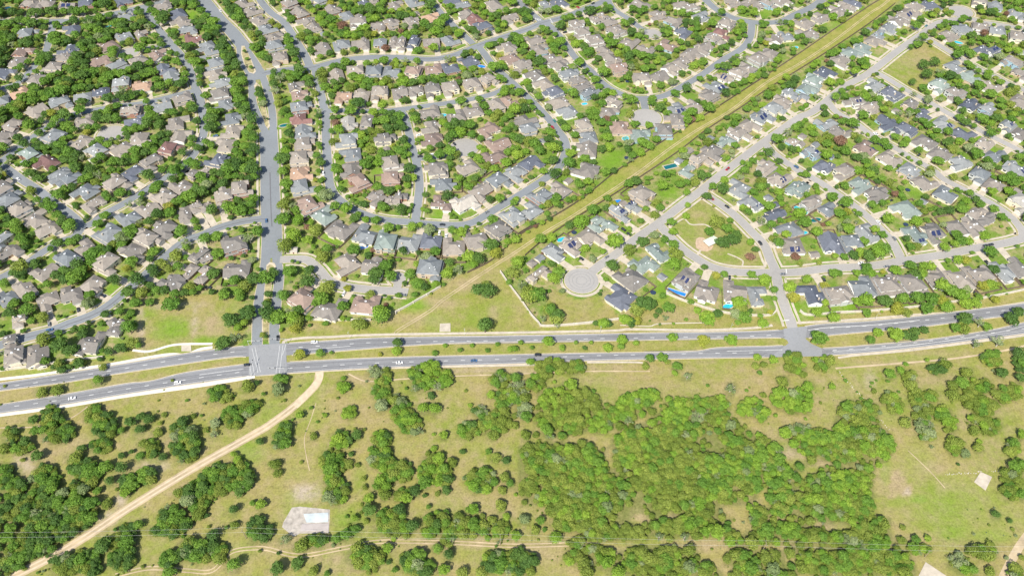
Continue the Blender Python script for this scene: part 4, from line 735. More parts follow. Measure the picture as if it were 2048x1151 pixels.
# houses just outside the frame, and a second row in the deep gaps is not in the photo, so none is added
for h in H:
    p = U(h['x'], h['y'], 3.6); h['p'] = np.array(p[:2])
HPos = np.array([h['p'] for h in H])
for i, h in enumerate(H):
    d = np.hypot(*(RP - h['p']).T) - RH
    d[np.array([ROADS[k]['name'].startswith('the tree-lined') for k in RI])] += 14
    k = int(d.argmin()); v = RP[k] - h['p']; n = RN[k]; n = n if n @ v > 0 else -n
    h['road'] = int(RI[k]); h['near'] = RP[k]; h['front'] = n; h['gap'] = d[k]
    h['ang'] = math.atan2(n[1], n[0]) + math.pi / 2
for e in H:                                   # the row above the west end of the divided road stands square to it
    if e['xl']: e['ang'] = math.radians(20 if e['x'] < 120 else -6) ; e['front'] = np.array([math.sin(e['ang']), -math.cos(e['ang'])]) * -1; e['ang'] += math.pi
for i, h in enumerate(H):
    rng = random.Random(900 + i)
    if h['small']: W, D = rng.uniform(5, 6.5), rng.uniform(5, 6)
    else:
        W, D = rng.uniform(16, 18.5), rng.uniform(17, 20)
        if h['big']: W *= 1.10; D *= 1.10
        if h['xl']: W, D = 15.5, 19.5
        a = h['front']; t = np.array([-a[1], a[0]])
        rel = HPos - h['p']; lat = np.abs(rel @ t); lon = np.abs(rel @ a)
        ok = (lon < 10) & (lat > 2)
        if ok.any(): W = min(W, max(9.5, lat[ok].min() - 1.4))
        ok = (lat < 8) & (lon > 2)
        if ok.any(): D = min(D, max(10, lon[ok].min() - 2.5))
        # keep off the carriageway
        half = 8
    h['W'], h['D'] = W, D
def corners(h, m=0.0):
    c, s = math.cos(h['ang']), math.sin(h['ang']); a, b = h['W'] / 2 + m, h['D'] / 2 + m
    return [(h['p'][0] + x * c - y * s, h['p'][1] + x * s + y * c) for x, y in ((-a, -b), (a, -b), (a, b), (-a, b))]
for h in H:                                   # pull back any house that would touch the road
    for _ in range(6):
        Q = np.array(corners(h)); g_ = np.array([(np.hypot(*(RP - q).T) - RH).min() for q in Q]).min()
        if g_ > 2.0: break
        h['p'] = h['p'] - h['front'] * min(1.5, 2.0 - g_); h['D'] *= .96; h['W'] *= .985
HPos = np.array([h['p'] for h in H])

# words that point to one house
def ordinal(n): return str(n) + ('th' if 10 <= n % 100 <= 20 else {1: 'st', 2: 'nd', 3: 'rd'}.get(n % 10, 'th'))
grp = {}
for h in H:
    dx, dy = h['x'] - PX((*h['near'], 0))[0], h['y'] - PX((*h['near'], 0))[1]
    side = ('right of' if dx > 0 else 'left of') if abs(dx) > abs(dy) * 1.25 else ('below' if dy > 0 else 'above')
    grp.setdefault((ROADS[h['road']]['name'], side), []).append(h)
for (rn, side), L in grp.items():
    vert = side in ('left of', 'right of'); L.sort(key=lambda h: h['y'] if vert else h['x'])
    for i, h in enumerate(L):
        h['loc'] = f"{ordinal(i + 1)} from the {'top' if vert else 'left'} {side} {rn}"
big = sorted(H, key=lambda h: -(PPM(h['y']) * (1 if not h['small'] else .5)))
ind = set(id(h) for h in big[:300])
restw, restr, extra = MB(), MB(), []
far = MB(); farmats = [M_frame, M_glass, M_garage, M_door, M_chim, M_vent, M_solar, M_frame]
WALLI = []; FARWALL = WALLS; FARROOF = list(ROOF.values()); RK = list(ROOF.keys())
farM = FARWALL + FARROOF + [M_frame, M_glass, M_garage, M_door, M_chim, M_vent, M_solar]
def fi(mm): return farM.index(mm)
def addmesh(mb, me_, loc, rz):
    t = MB(); t.v = [tuple(v.co) for v in me_.vertices]; t.f = [tuple(p.vertices) for p in me_.polygons]; t.m = [fi(me_.materials[p.material_index]) for p in me_.polygons]
    t.xf(loc, rz); mb.add(t)
DRV = MB()
for i, h in enumerate(H):
    rng = random.Random(77 + i * 13)
    ea = h['x'] > 1080
    wall = rng.choice([1, 1, 1, 0, 6, 5, 0, 3] if ea else [0, 2, 2, 3, 4, 0, 1, 3]); h['wall'] = wall
    wm, rm, parts, rsub, sol, bx = make_house(i, h['W'], h['D'], h['c'], wall, 500 + i, h['small'], h['solar'], h['ang'])
    h['bx'] = bx; ang = h['ang'] + 0.0
    loc = (h['p'][0], h['p'][1], 0)
    if id(h) in ind:
        # name and label
        nm = 'garden_shed' if h['small'] else 'house'; t = empty(nm, loc, ang)
        extra_ = ' with rooftop solar panels' if h['solar'] else ''
        tag(t, f"{'solar-panelled ' if h['solar'] else ''}{ROOFWORD[h['c']]} roofed {'outbuilding' if h['small'] else 'house'}, {h['loc']}", 'shed' if h['small'] else 'house', 'houses of the suburb' if not h['small'] else 'small outbuildings in the yards')
        o = wm.build('wall', WALLS[wall], t); r = rm.build('roof', [ROOF[h['c']], M_frame], t)
        for n_, me_, l_, a_ in parts: obj(n_, me_, t, l_, a_)
        for n_, me_, l_, a_ in rsub: obj(n_, me_, r, l_, a_)
        for sm in sol: sm.build('solar_panel', M_solar, r)
    else:
        wm.m = [fi(WALLS[wall])] * len(wm.f); rm.m = [fi(ROOF[h['c']]) if k == 0 else fi(M_frame) for k in rm.m]
        far.add(wm.xf(loc, ang)); far.add(rm.xf(loc, ang))
        t = MB()
        for n_, me_, l_, a_ in parts + rsub: addmesh(t, me_, l_, a_)
        for sm in sol: sm.m = [fi(M_solar)] * len(sm.f); t.add(sm)
        far.add(t.xf(loc, ang))
    # driveway from the garage to the kerb
    if not h['small'] and h['gap'] < 30 and not h['xl'] and 'boulevard' not in ROADS[h['road']]['name']:
        g0 = bx[2] if bx[0][4] > 4 else bx[1]; gx = (g0[0] + g0[1]) / 2; c, s = math.cos(ang), math.sin(ang)
        A = np.array([h['p'][0] + gx * c - g0[2] * s, h['p'][1] + gx * s + g0[2] * c]); d = h['front']
        pr = ROADS[h['road']]['P']; dist = 0; ok = False
        for q in range(1, 60):
            Q = A + d * q * .6
            if (np.hypot(*(RP - Q).T) - RH).min() < -.3: dist = q * .6; ok = True; break
        h['drv'] = (A, A + d * dist) if ok else None
        if ok:
            n = np.array([-d[1], d[0]]); B = A + d * dist; f_ = 2.7; z = .034
            DRV.face([(*(A - n * f_), z), (*(B - n * (f_ + .5)), z), (*(B + n * (f_ + .5)), z), (*(A + n * f_), z)] if np.cross(B - A, n) > 0 else [(*(A + n * f_), z), (*(B + n * f_), z), (*(B - n * f_), z), (*(A - n * f_), z)])
DRV.build('driveway', M_conc)['kind'] = 'structure'
if far.f:
    o = far.build('distant_houses', farM); tag(o, 'small distant suburban houses along the top of the view', 'houses', None, 'stuff')
print('houses', len(H), 'individual', len(ind))
# ------------------------------------------------------------------ trees
def leafcloud(rng, mb_v, mb_f, tint, cen, rad, n, size):
    """n leaf-sprays spread over a lumpy clump"""
    d = rng.normal(size=(n, 3)); d /= np.linalg.norm(d, axis=1)[:, None]; d[:, 2] = np.where(d[:, 2] < -.35, -d[:, 2], d[:, 2])
    rr = rng.uniform(.72, 1.04, n)[:, None]; c = cen + d * rad * rr
    nr = d + rng.normal(size=(n, 3)) * .55; nr /= np.linalg.norm(nr, axis=1)[:, None]
    a = np.cross(nr, rng.normal(size=(n, 3))); a /= np.linalg.norm(a, axis=1)[:, None]; b = np.cross(nr, a)
    s = size * rng.uniform(.6, 1.3, n)[:, None]; k = len(mb_v) * 0
    q = np.stack([c - a * s - b * s * .6, c + a * s * .9 - b * s * .75, c + a * s * 1.05 + b * s * .6, c - a * s * .7 + b * s * .8], 1)
    mb_v.append(q.reshape(-1, 3)); tint.append(np.repeat(rng.uniform(0, 1, n) * .5 + rng.uniform(.1, .5), 4))
def crown_mesh(kind, seed, mat):
    rng = np.random.default_rng(seed); vs, ts = [], []
    if kind == 'oak':                        # broad spreading crown of separate limb clumps
        n = 15
        for i in range(n):
            a = i * 2.4 + rng.uniform(-.3, .3); r = .66 * math.sqrt((i + .3) / n) * rng.uniform(.85, 1.2)
            cr = rng.uniform(.24, .42); z = .95 + .38 * (1 - (r / .7) ** 2) + rng.uniform(-.14, .14)
            leafcloud(rng, vs, None, ts, np.array([r * math.cos(a), r * math.sin(a), z]), np.array([cr, cr, cr * .74]), 92, .062)
        leafcloud(rng, vs, None, ts, np.array([0, 0, .85]), np.array([.62, .62, .34]), 170, .085)
    elif kind == 'juniper':                  # rounder and denser, often several stems
        for i in range(9):
            a = i * 2.4 + rng.uniform(-.3, .3); r = .5 * math.sqrt(i / 9) * rng.uniform(.9, 1.25)
            cr = rng.uniform(.34, .5); z = .62 + .36 * (1 - r * r * 2) + rng.uniform(-.1, .1)
            leafcloud(rng, vs, None, ts, np.array([r * math.cos(a), r * math.sin(a), z]), np.array([cr, cr, cr * .85]), 125, .054)
        leafcloud(rng, vs, None, ts, np.array([0, 0, .5]), np.array([.75, .75, .42]), 190, .078)
    elif kind == 'open':                     # thin crown with bare twigs showing
        for i in range(13):
            a = rng.uniform(0, 6.28); r = rng.uniform(0, .72); cr = rng.uniform(.16, .32)
            leafcloud(rng, vs, None, ts, np.array([r * math.cos(a), r * math.sin(a), .85 + rng.uniform(-.15, .4)]), np.array([cr, cr, cr * .8]), 62, .047)
    else:                                    # round clipped shade tree
        for i in range(7):
            a = i * 2.4; r = .36 * math.sqrt(i / 7)
            leafcloud(rng, vs, None, ts, np.array([r * math.cos(a), r * math.sin(a), 1.0 + rng.uniform(-.2, .25)]), np.array([.55, .55, .5]) * rng.uniform(.8, 1.1), 150, .057)
    V_ = np.concatenate(vs); T_ = np.concatenate(ts); n = len(V_)
    me = bpy.data.meshes.new('crown'); me.vertices.add(n); me.vertices.foreach_set('co', V_.astype(np.float32).ravel())
    me.loops.add(n); me.loops.foreach_set('vertex_index', np.arange(n, dtype=np.int32))
    me.polygons.add(n // 4); me.polygons.foreach_set('loop_start', np.arange(0, n, 4, dtype=np.int32)); me.polygons.foreach_set('loop_total', np.full(n // 4, 4, np.int32))
    me.update(); at = me.attributes.new('tint', 'FLOAT', 'POINT'); at.data.foreach_set('value', T_.astype(np.float32))
    me.materials.append(mat); return me
def trunk_mesh(kind, seed, mat):
    rng = random.Random(seed); mb = MB(); h = {'oak': .55, 'open': .5, 'juniper': .3}.get(kind, .6)
    mb.tube((0, 0, -.05), (0, 0, h), .075, .055, 7)
    for i in range(6 if kind != 'open' else 11):
        a = i * 2.4 + rng.uniform(-.3, .3); r = rng.uniform(.35, .7); q = (r * math.cos(a), r * math.sin(a), rng.uniform(.85, 1.25))
        m_ = (q[0] * .45, q[1] * .45, h + (q[2] - h) * .4)
        mb.tube((0, 0, h - .03), m_, .045, .03, 5); mb.tube(m_, q, .03, .01, 4)
    return mb.mesh('trunk', mat)
# kinds: 0 dark oak, 1 oak, 2 juniper, 3 bright, 4 grey open, 5 yellowing, 6 reddish
KSH = {0: ['oak', 'oak', 'round'], 1: ['oak', 'oak', 'round'], 2: ['juniper', 'juniper', 'juniper'], 3: ['round', 'oak', 'juniper'], 4: ['open', 'oak', 'open'], 5: ['round', 'oak', 'juniper'], 6: ['round', 'oak', 'juniper']}
VAR = []
for k in range(7):
    for j, sh in enumerate(KSH[k]):
        VAR.append((crown_mesh(sh, 100 + k * 7 + j, LEAF[k]), trunk_mesh(sh, k * 7 + j, M_barkg if k == 4 else M_bark)))
trees = []                                   # world x, y, radius, kind
def kind_at(x, y, px_, py_, rng):
    s = math.sin(x * .021 + 1.3) + math.sin(y * .033 + x * .012) + math.sin(x * .05 - y * .04)
    r = rng.random()
    if py_ > 715:                            # scrubland
        if px_ < 620: return 0 if r < .30 else 1 if r < .64 else 2 if r < .96 else 4
        if px_ < 1000: return 1 if r < .3 else 2 if r < .70 else 0 if r < .80 else 4 if r < .86 else 3
        return 2 if r < .56 + .1 * s else 1 if r < .76 + .05 * s else 3 if r < .94 else 4
    if px_ < 560: return 0 if r < .38 else 1 if r < .86 else 2 if r < .94 else 4 if r < .985 else 5
    return 0 if r < .20 else 1 if r < .64 else 3 if r < .80 else 4 if r < .86 else 2 if r < .975 else 5 if r < .992 else 6
rng = random.Random(5)
for x0, y0, sc, s in TD:
    for e in s.split(';'):
        a = [float(v) for v in e.split(',')]; X, Y = x0 + a[0] * sc, y0 + a[1] * sc
        if X < -40 or X > 2090: continue
        k = int(a[4]) if len(a) > 4 else None
        ppm = PPM(Y); rx, ry = a[2] * sc / ppm, a[3] * sc / ppm
        scrub = Y > 712; lim = 5.6 if scrub else 9.5
        rm_ = (rx + ry) / 2
        if rm_ < lim and max(rx, ry) < lim * 1.35:
            r = max(.7, rm_ * (1.3 if 672 < Y < 712 and 700 < X < 1400 and rm_ < 3 else 1.04)); w_ = U(X, Y, r * .85)
            trees.append([w_[0], w_[1], r, k if k is not None else kind_at(w_[0], w_[1], X, Y, rng), X, Y, 1])
        else:
            rr = min(3.6 if scrub else 5.0, min(rx, ry) * .75)
            n = max(3, int(rx * ry / (rr * rr) * (3.3 if X > 1000 and Y > 780 else 2.9))); pts_ = []
            for t in range(n * 9):
                if len(pts_) >= n: break
                q = rng.random() ** .5; th = rng.random() * 6.283
                u_, v_ = q * math.cos(th), q * math.sin(th)
                r = rr * rng.uniform(.62, 1.3); m_ = max(.2, 1 - r * .55 / min(rx, ry))
                wx, wy = X + u_ * m_ * rx * ppm, Y + v_ * m_ * ry * ppm
                if any(math.hypot(wx - o[0], wy - o[1]) < (r + o[2]) * ppm * .33 for o in pts_): continue
                pts_.append((wx, wy, r))
            for wx, wy, r in pts_:
                w_ = U(wx, wy, r * .85); kk = k if k is not None and rng.random() < .7 else kind_at(w_[0], w_[1], wx, wy, rng)
                trees.append([w_[0], w_[1], r, kk, wx, wy, 0])
# the woods as a whole
grid = {}
for t in trees: grid.setdefault((int(t[0] // 10), int(t[1] // 10)), []).append(t)
for poly in WOODS:
    W_ = [U(a, b_) for a, b_ in poly]; xs_ = [w_[0] for w_ in W_]; ys_ = [w_[1] for w_ in W_]
    cs = [(a, b_) for a in np.arange(min(xs_), max(xs_), 3.4) for b_ in np.arange(min(ys_), max(ys_), 3.4)]; rng.shuffle(cs)
    for a, b_ in cs:
        a += rng.uniform(-1.6, 1.6); b_ += rng.uniform(-1.6, 1.6); r = rng.choice([1.8, 2.3, 2.8, 3.2, 3.8]); X, Y = PX((a, b_, r * .85))
        if not inpoly(X, Y, poly) or any(((X - q[0]) / q[2]) ** 2 + ((Y - q[1]) / q[3]) ** 2 < 1 for q in GLADES): continue
        if math.sin(a * .09 + 1) + math.sin(b_ * .11 + a * .03) + math.sin(a * .21 - b_ * .17) > 1.55: continue
        i, j = int(a // 10), int(b_ // 10)
        if any(math.hypot(o[0] - a, o[1] - b_) < (o[2] + r) * .52 for u_ in (-1, 0, 1) for v_ in (-1, 0, 1) for o in grid.get((i + u_, j + v_), ())): continue
        t = [a, b_, r, kind_at(a, b_, X, Y, rng), X, Y, 0]; trees.append(t); grid.setdefault((i, j), []).append(t)
# shrubs strewn over the scrubland
TRK = wpath(TR[0][0])
for _ in range(1500):
    X, Y = rng.uniform(-20, 2070), rng.uniform(760, 1170); w_ = U(X, Y, 0)
    s = math.sin(w_[0] * .05) + math.sin(w_[1] * .06 + 2) + math.sin(w_[0] * .02 - w_[1] * .03)
    if s < .3 or rng.random() < .35: continue
    if np.hypot(TRK[:, 0] - w_[0], TRK[:, 1] - w_[1]).min() < 5: continue
    if 560 < X < 665 and 1005 < Y < 1075 or 1940 < X < 1990 and 935 < Y < 985: continue
    trees.append([w_[0], w_[1], rng.choice([.5, .6, .8, 1.1, 1.6]), rng.choice([2, 2, 1, 4]), X, Y, 2])
# garden and street trees among the houses
EXPL = [(400, 430), (800, 430), (1200, 430), (1600, 430)]
HC = [np.array(corners(h)) for h in H]; HA = np.array([h['ang'] for h in H]); HW = np.array([h['W'] for h in H]); HDp = np.array([h['D'] for h in H])
def housegap(q, back=0.0):
    rel = q - HPos; c, s = np.cos(HA), np.sin(HA)
    lx = np.abs(rel[:, 0] * c + rel[:, 1] * s) - HW / 2; ly = np.abs(-rel[:, 0] * s + rel[:, 1] * c) - HDp / 2
    return np.maximum(lx, ly).min()
DR = [h['drv'] for h in H if h.get('drv') is not None]
D0 = np.array([d[0] for d in DR]); D1 = np.array([d[1] for d in DR])
def drivegap(q):
    v = D1 - D0; t = np.clip(((q - D0) * v).sum(1) / ((v * v).sum(1) + 1e-6), 0, 1); return np.hypot(*(q - D0 - v * t[:, None]).T).min() - 2.7
exist = np.array([[t[0], t[1], t[2]] for t in trees if t[5] < 715])
poolw = [U(x, y)[:2] for x, y, *_ in POOLS]
BLV = np.vstack([ROADS[k]['P'] for k in (6, 9, 10)]); cell = 4.9; new = []
gcells = {}
def nearnew(q, r, f):
    i, j = int(q[0] // 8), int(q[1] // 8)
    for a in (-1, 0, 1):
        for b_ in (-1, 0, 1):
            for o in gcells.get((i + a, j + b_), ()):
                if math.hypot(o[0] - q[0], o[1] - q[1]) < (o[2] + r) * f: return True
    return False
yy = 320.0
cand = [(x_, y_) for y_ in np.arange(300, 900, cell) for x_ in np.arange(-640, 640, cell)]
rng.shuffle(cand)
for x_, y_ in cand:
    q = np.array([x_ + rng.uniform(-2.6, 2.6), y_ + rng.uniform(-2.6, 2.6)]); X, Y = PX((q[0], q[1], 3))
    if X < -60 or X > 2110 or Y > 735 or Y < -60: continue
    if Y > np.interp(X, [0, 500, 1536, 2048], [755, 690, 655, 604]) - 4: continue
    if inpoly(X, Y, CORR) or inpoly(X, Y, VERGE) or inpoly(X, Y, LOT) or inpoly(X, Y, PARK) or inpoly(X, Y, PIT): continue
    dens = 1 if X < 560 else (.97 if X < 1130 else .92 if (X < 1600 and Y < 150) else .74)
    if 560 < X < 660 and Y < 520: dens = .95
    r = rng.choice([2.0, 2.8, 3.6, 4.3, 4.8, 5.4, 6.0, 6.8]) * (1.2 if X < 560 else 1.0 if X > 1300 else 1.15)
    ex = any(a <= X < a + 400 and Y >= b_ for a, b_ in EXPL) or (X < 512 and Y > 612) or X > 1995 and Y > 440
    if ex:
        if X < 512 and Y > 612 and 265 < X : continue
        dens *= .45; r = min(r, rng.uniform(1.2, 3.8))
    if rng.random() > dens: continue
    if any(((X - a[0]) / max(1, a[2])) ** 2 + ((Y - a[1]) / max(1, a[3])) ** 2 < 1 for a in LAWN if a[2] > 0): continue
    hg = housegap(q)
    if hg < min(2.2, r * .42) : continue
    if r > 2.6:                              # a tall crown on the camera side would hide the roof
        qb = q + np.array([0, r * .9 + 1.0])
        if housegap(qb) < -1.0 and rng.random() < (.36 if X < 560 else .55): r = rng.uniform(1.6, 2.5)
        if hg < r - 2.6: r = max(1.6, hg + 2.4)
    rg = roadgap(q[None])[0]
    if 400 < X < 570 and Y < 520 and (rgb := min(np.hypot(*(BLV - q).T))) < 11.5: continue
    if 430 < X < 580 and Y < 285 and rg < 2.6: continue
    if X > 520 and np.hypot(*(ROADS[15]['P'] - q).T).min() < 4.6 + r * .75: continue
    if 1560 < X < 1830 and Y < 150 and (inpoly(X + 5, Y + 5, CORR) or inpoly(X - 5, Y - 5, CORR)): continue
    if rg < (.5 if X < 1130 else 1.2): continue
    if rg < 3 and r > 3 and rng.random() < (.1 if X < 560 else .45): r *= .7
    if drivegap(q) < .3: continue
    if any(math.hypot(q[0] - a, q[1] - b_) < 6.5 + r * .4 for a, b_ in poolw): continue
    if len(exist) and (np.hypot(exist[:, 0] - q[0], exist[:, 1] - q[1]) < (exist[:, 2] * .85 + r * .6)).any(): continue
    if nearnew(q, r, .43 if X < 560 else .50 if X < 1130 else .56): continue
    gcells.setdefault((int(q[0] // 8), int(q[1] // 8)), []).append((q[0], q[1], r))
    new.append([q[0], q[1], r, kind_at(q[0], q[1], X, Y, rng), X, Y, 3])
# the four lots of trees standing on the boulevard's islands and in the open lot and park
for X, Y, r, k in [(489, 103, 2.8, 0), (494, 118, 2.6, 1), (502, 134, 3.2, 1), (516, 180, 3.8, 1), (524, 200, 4.8, 1), (535, 238, 1.9, 0), (262, 625, 4, 1), (268, 652, 4.5, 0), (300, 604, 4, 1), (480, 596, 4, 1), (276, 690, 3.5, 1), (1840, 88, 4.5, 0), (1848, 128, 8, 0), (1870, 123, 7.5, 0), (1880, 140, 7, 4), (1853, 150, 7.5, 0), (1824, 165, 4.8, 0), (535, 600, 3.2, 2), (538, 586, 2.5, 4), (1416, 218, 3, 1)]:
    w_ = U(X, Y, r * .85); new.append([w_[0], w_[1], r, k, X, Y, 1])
trees += new
def spx(t): return t[2] * PPM(t[5])
tr_main = [t for t in trees if -5 < t[4] < 2053 and -5 < t[5] < 1156 and t[6] != 2]
tr_main.sort(key=spx, reverse=True); top = tr_main[:300]; tops = set(id(t) for t in top)
rest = [t for t in trees if id(t) not in tops]
ANCH = [("left end of the grass median", 100, 770), ("white path at left edge", 130, 830), ("scrub side of the big junction", 500, 770), ("dirt track mouth", 680, 790), ("long grass pit", 430, 660), ("lowest houses at the left", 120, 690), ("left end of the dirt track", 120, 1000), ("lower left corner wood", 60, 1090), ("bend of the dirt track", 330, 900), ("clearing below the dirt track", 330, 1040), ("small trail at lower left", 480, 1080), ("concrete pad", 610, 1040), ("tree row above the concrete pad", 680, 950), ("white car on the divided road", 800, 770), ("big thicket beside the road", 860, 750), ("scrub right of the concrete pad", 800, 1000), ("round bushes of the clearing", 900, 960), ("thicket at the lower middle edge", 860, 1110), ("powerline clearing", 1000, 1060), ("black car by roadside trees", 1080, 740), ("bright thicket south of the road", 1150, 820), ("bright thicket centre right", 1290, 800), ("large wood, its left end", 1100, 940), ("large wood, its middle", 1300, 930), ("large wood, its right end", 1480, 950), ("lower middle bottom edge", 1200, 1110), ("lower right powerline thicket", 1450, 1080), ("bottom edge right of centre", 1420, 1130), ("sparse trees by the junction", 1580, 760), ("stone line in the right field", 1720, 820), ("triangular bare patch", 1740, 960), ("wood left of the triangular patch", 1640, 1000), ("pale building corner at the bottom", 1840, 1090), ("square concrete tank", 1960, 960), ("right edge of the field", 2030, 900), ("right field trail", 1860, 760), ("upper right scrub", 1960, 800), ("scrub by the right road", 2000, 720), ("middle of the grass median", 880, 700), ("median between the junctions", 1120, 690), ("right part of the grass median", 1370, 685), ("median right of the junction", 1780, 665), ("far right median", 1990, 640), ("triangular field", 970, 600), ("white wall of the field", 1090, 600), ("small roundabout", 1130, 560), ("long wall below the park", 1320, 620), ("houses by the right junction", 1480, 620), ("white wall right of the junction", 1680, 620), ("back gardens above the divided road", 1850, 600), ("right edge gardens", 2000, 590), ("park playground", 1420, 480), ("park corner", 1500, 500), ("houses below the diagonal street", 1330, 500), ("top of the diagonal street", 1250, 470), ("street right of the park", 1600, 480), ("gardens right of the park", 1730, 500), ("far right crossroads", 2000, 470), ("boulevard mouth", 540, 580), ("boulevard, east kerb", 600, 520), ("boulevard, west kerb", 480, 570), ("pale dead-end lane", 660, 560), ("corner of the white walls", 760, 640), ("end of the pale lane", 830, 570), ("corridor bend", 930, 510), ("green lawn by the boulevard", 620, 470), ("yards below the loop street", 850, 490), ("west gardens by the boulevard", 520, 300), ("inner loop gardens", 820, 330), ("inner loop right side", 1020, 330), ("corridor, upper side", 1150, 390), ("corridor, lower side", 1280, 360), ("gardens left of the boulevard", 440, 400), ("lower left street", 280, 560), ("far left gardens", 100, 520), ("far left middle gardens", 100, 400), ("upper left gardens", 150, 220), ("upper left cul-de-sac", 250, 150), ("boulevard fork", 490, 120), ("collector road", 800, 120), ("open lot", 1850, 130), ("upper right gardens", 1750, 330), ("right edge upper gardens", 1980, 300), ("gardens beside the diagonal street", 1550, 380), ("upper loop street", 1300, 150), ("top of the corridor", 1650, 60), ("bottom left corner", 150, 1130), ("top left corner", 60, 100)]
AG = {}
for t in top:
    j = min(range(len(ANCH)), key=lambda j: math.hypot(t[4] - ANCH[j][1], t[5] - ANCH[j][2])); AG.setdefault(j, []).append(t)
def mktree(t, label):
    x, y, r, k = t[:4]; v = VAR[k * 3 + rng.randrange(3)]
    e = empty('tree', (x, y, 0), rng.uniform(0, 6.28)); e.scale = (r, r * rng.uniform(.88, 1.1), r * rng.uniform(.78, 1.0))
    tag(e, label, 'tree', 'trees of the suburb and the scrubland')
    obj('trunk', v[1], e); obj('crown', v[0], e)
for j, L in AG.items():
    L.sort(key=lambda t: t[4])
    for i, t in enumerate(L):
        r = t[2]; sz = 'small' if r < 3.4 else 'medium' if r < 5.5 else 'broad' if r < 8 else 'very broad'
        n = 'only' if len(L) == 1 else ordinal(i + 1) + ' from the left'
        mktree(t, f"{sz} {LEAFWORD[t[3]]} tree, {n} near the {ANCH[j][0]}")
# everything smaller: one body of vegetation, instanced
kc = bpy.data.collections.new('tree_kinds')
for i, (cm, tm) in enumerate(VAR):
    me = bpy.data.meshes.new('tree_kind'); nv, nt_ = len(cm.vertices), len(tm.vertices)
    A = np.empty(nv * 3, np.float32); cm.vertices.foreach_get('co', A); B = np.empty(nt_ * 3, np.float32); tm.vertices.foreach_get('co', B)
    fs = [tuple(range(q * 4, q * 4 + 4)) for q in range(nv // 4)] + [tuple(v + nv for v in p.vertices) for p in tm.polygons]
    me.from_pydata(np.concatenate([A.reshape(-1, 3), B.reshape(-1, 3)]).tolist(), [], fs)
    me.materials.append(cm.materials[0]); me.materials.append(tm.materials[0])
    me.polygons.foreach_set('material_index', [0] * (nv // 4) + [1] * len(tm.polygons))
    T_ = np.empty(nv, np.float32); cm.attributes['tint'].data.foreach_get('value', T_)
    at = me.attributes.new('tint', 'FLOAT', 'POINT'); at.data.foreach_set('value', np.concatenate([T_, np.full(nt_, .5, np.float32)]))
    o = bpy.data.objects.new(f'kind_{chr(97 + i)}', me); kc.objects.link(o)
pm = bpy.data.meshes.new('smaller_trees'); n = len(rest)
pm.vertices.add(n); pm.vertices.foreach_set('co', np.array([[t[0], t[1], 0] for t in rest], np.float32).ravel())
for nm, ty, dat in (('rad', 'FLOAT', [t[2] for t in rest]), ('turn', 'FLOAT', [rng.uniform(0, 6.28) for t in rest]), ('squash', 'FLOAT', [rng.uniform(.78, 1.02) for t in rest])):
    at = pm.attributes.new(nm, ty, 'POINT'); at.data.foreach_set('value', np.array(dat, np.float32))
at = pm.attributes.new('which', 'INT', 'POINT'); at.data.foreach_set('value', np.array([t[3] * 3 + rng.randrange(3) for t in rest], np.int32))
po = bpy.data.objects.new('smaller_trees', pm); COL.objects.link(po)
tag(po, 'countless smaller trees and shrubs between the houses and over the scrubland', 'trees', None, 'stuff')
ng = bpy.data.node_groups.new('plant', 'GeometryNodeTree')
ng.interface.new_socket('Geometry', in_out='INPUT', socket_type='NodeSocketGeometry'); ng.interface.new_socket('Geometry', in_out='OUTPUT', socket_type='NodeSocketGeometry')
N_ = ng.nodes; Lk = ng.links; gi = N_.new('NodeGroupInput'); go = N_.new('NodeGroupOutput')
ip = N_.new('GeometryNodeInstanceOnPoints'); ci = N_.new('GeometryNodeCollectionInfo'); ci.inputs['Collection'].default_value = kc
ci.inputs['Separate Children'].default_value = True; ci.inputs['Reset Children'].default_value = True; ip.inputs['Pick Instance'].default_value = True
def na(nm, ty):
    a = N_.new('GeometryNodeInputNamedAttribute'); a.data_type = ty; a.inputs['Name'].default_value = nm; return a.outputs['Attribute']
Lk.new(gi.outputs[0], ip.inputs['Points']); Lk.new(ci.outputs[0], ip.inputs['Instance']); Lk.new(na('which', 'INT'), ip.inputs['Instance Index'])
cx_ = N_.new('ShaderNodeCombineXYZ'); Lk.new(na('turn', 'FLOAT'), cx_.inputs[2]); Lk.new(cx_.outputs[0], ip.inputs['Rotation'])
sx = N_.new('ShaderNodeCombineXYZ'); mm_ = N_.new('ShaderNodeMath'); mm_.operation = 'MULTIPLY'; ra = na('rad', 'FLOAT'); Lk.new(ra, mm_.inputs[0]); Lk.new(na('squash', 'FLOAT'), mm_.inputs[1])
Lk.new(ra, sx.inputs[0]); Lk.new(ra, sx.inputs[1]); Lk.new(mm_.outputs[0], sx.inputs[2]); Lk.new(sx.outputs[0], ip.inputs['Scale']); Lk.new(ip.outputs[0], go.inputs[0])
po.modifiers.new('plant', 'NODES').node_group = ng
print('trees', len(trees), 'garden', len(new))

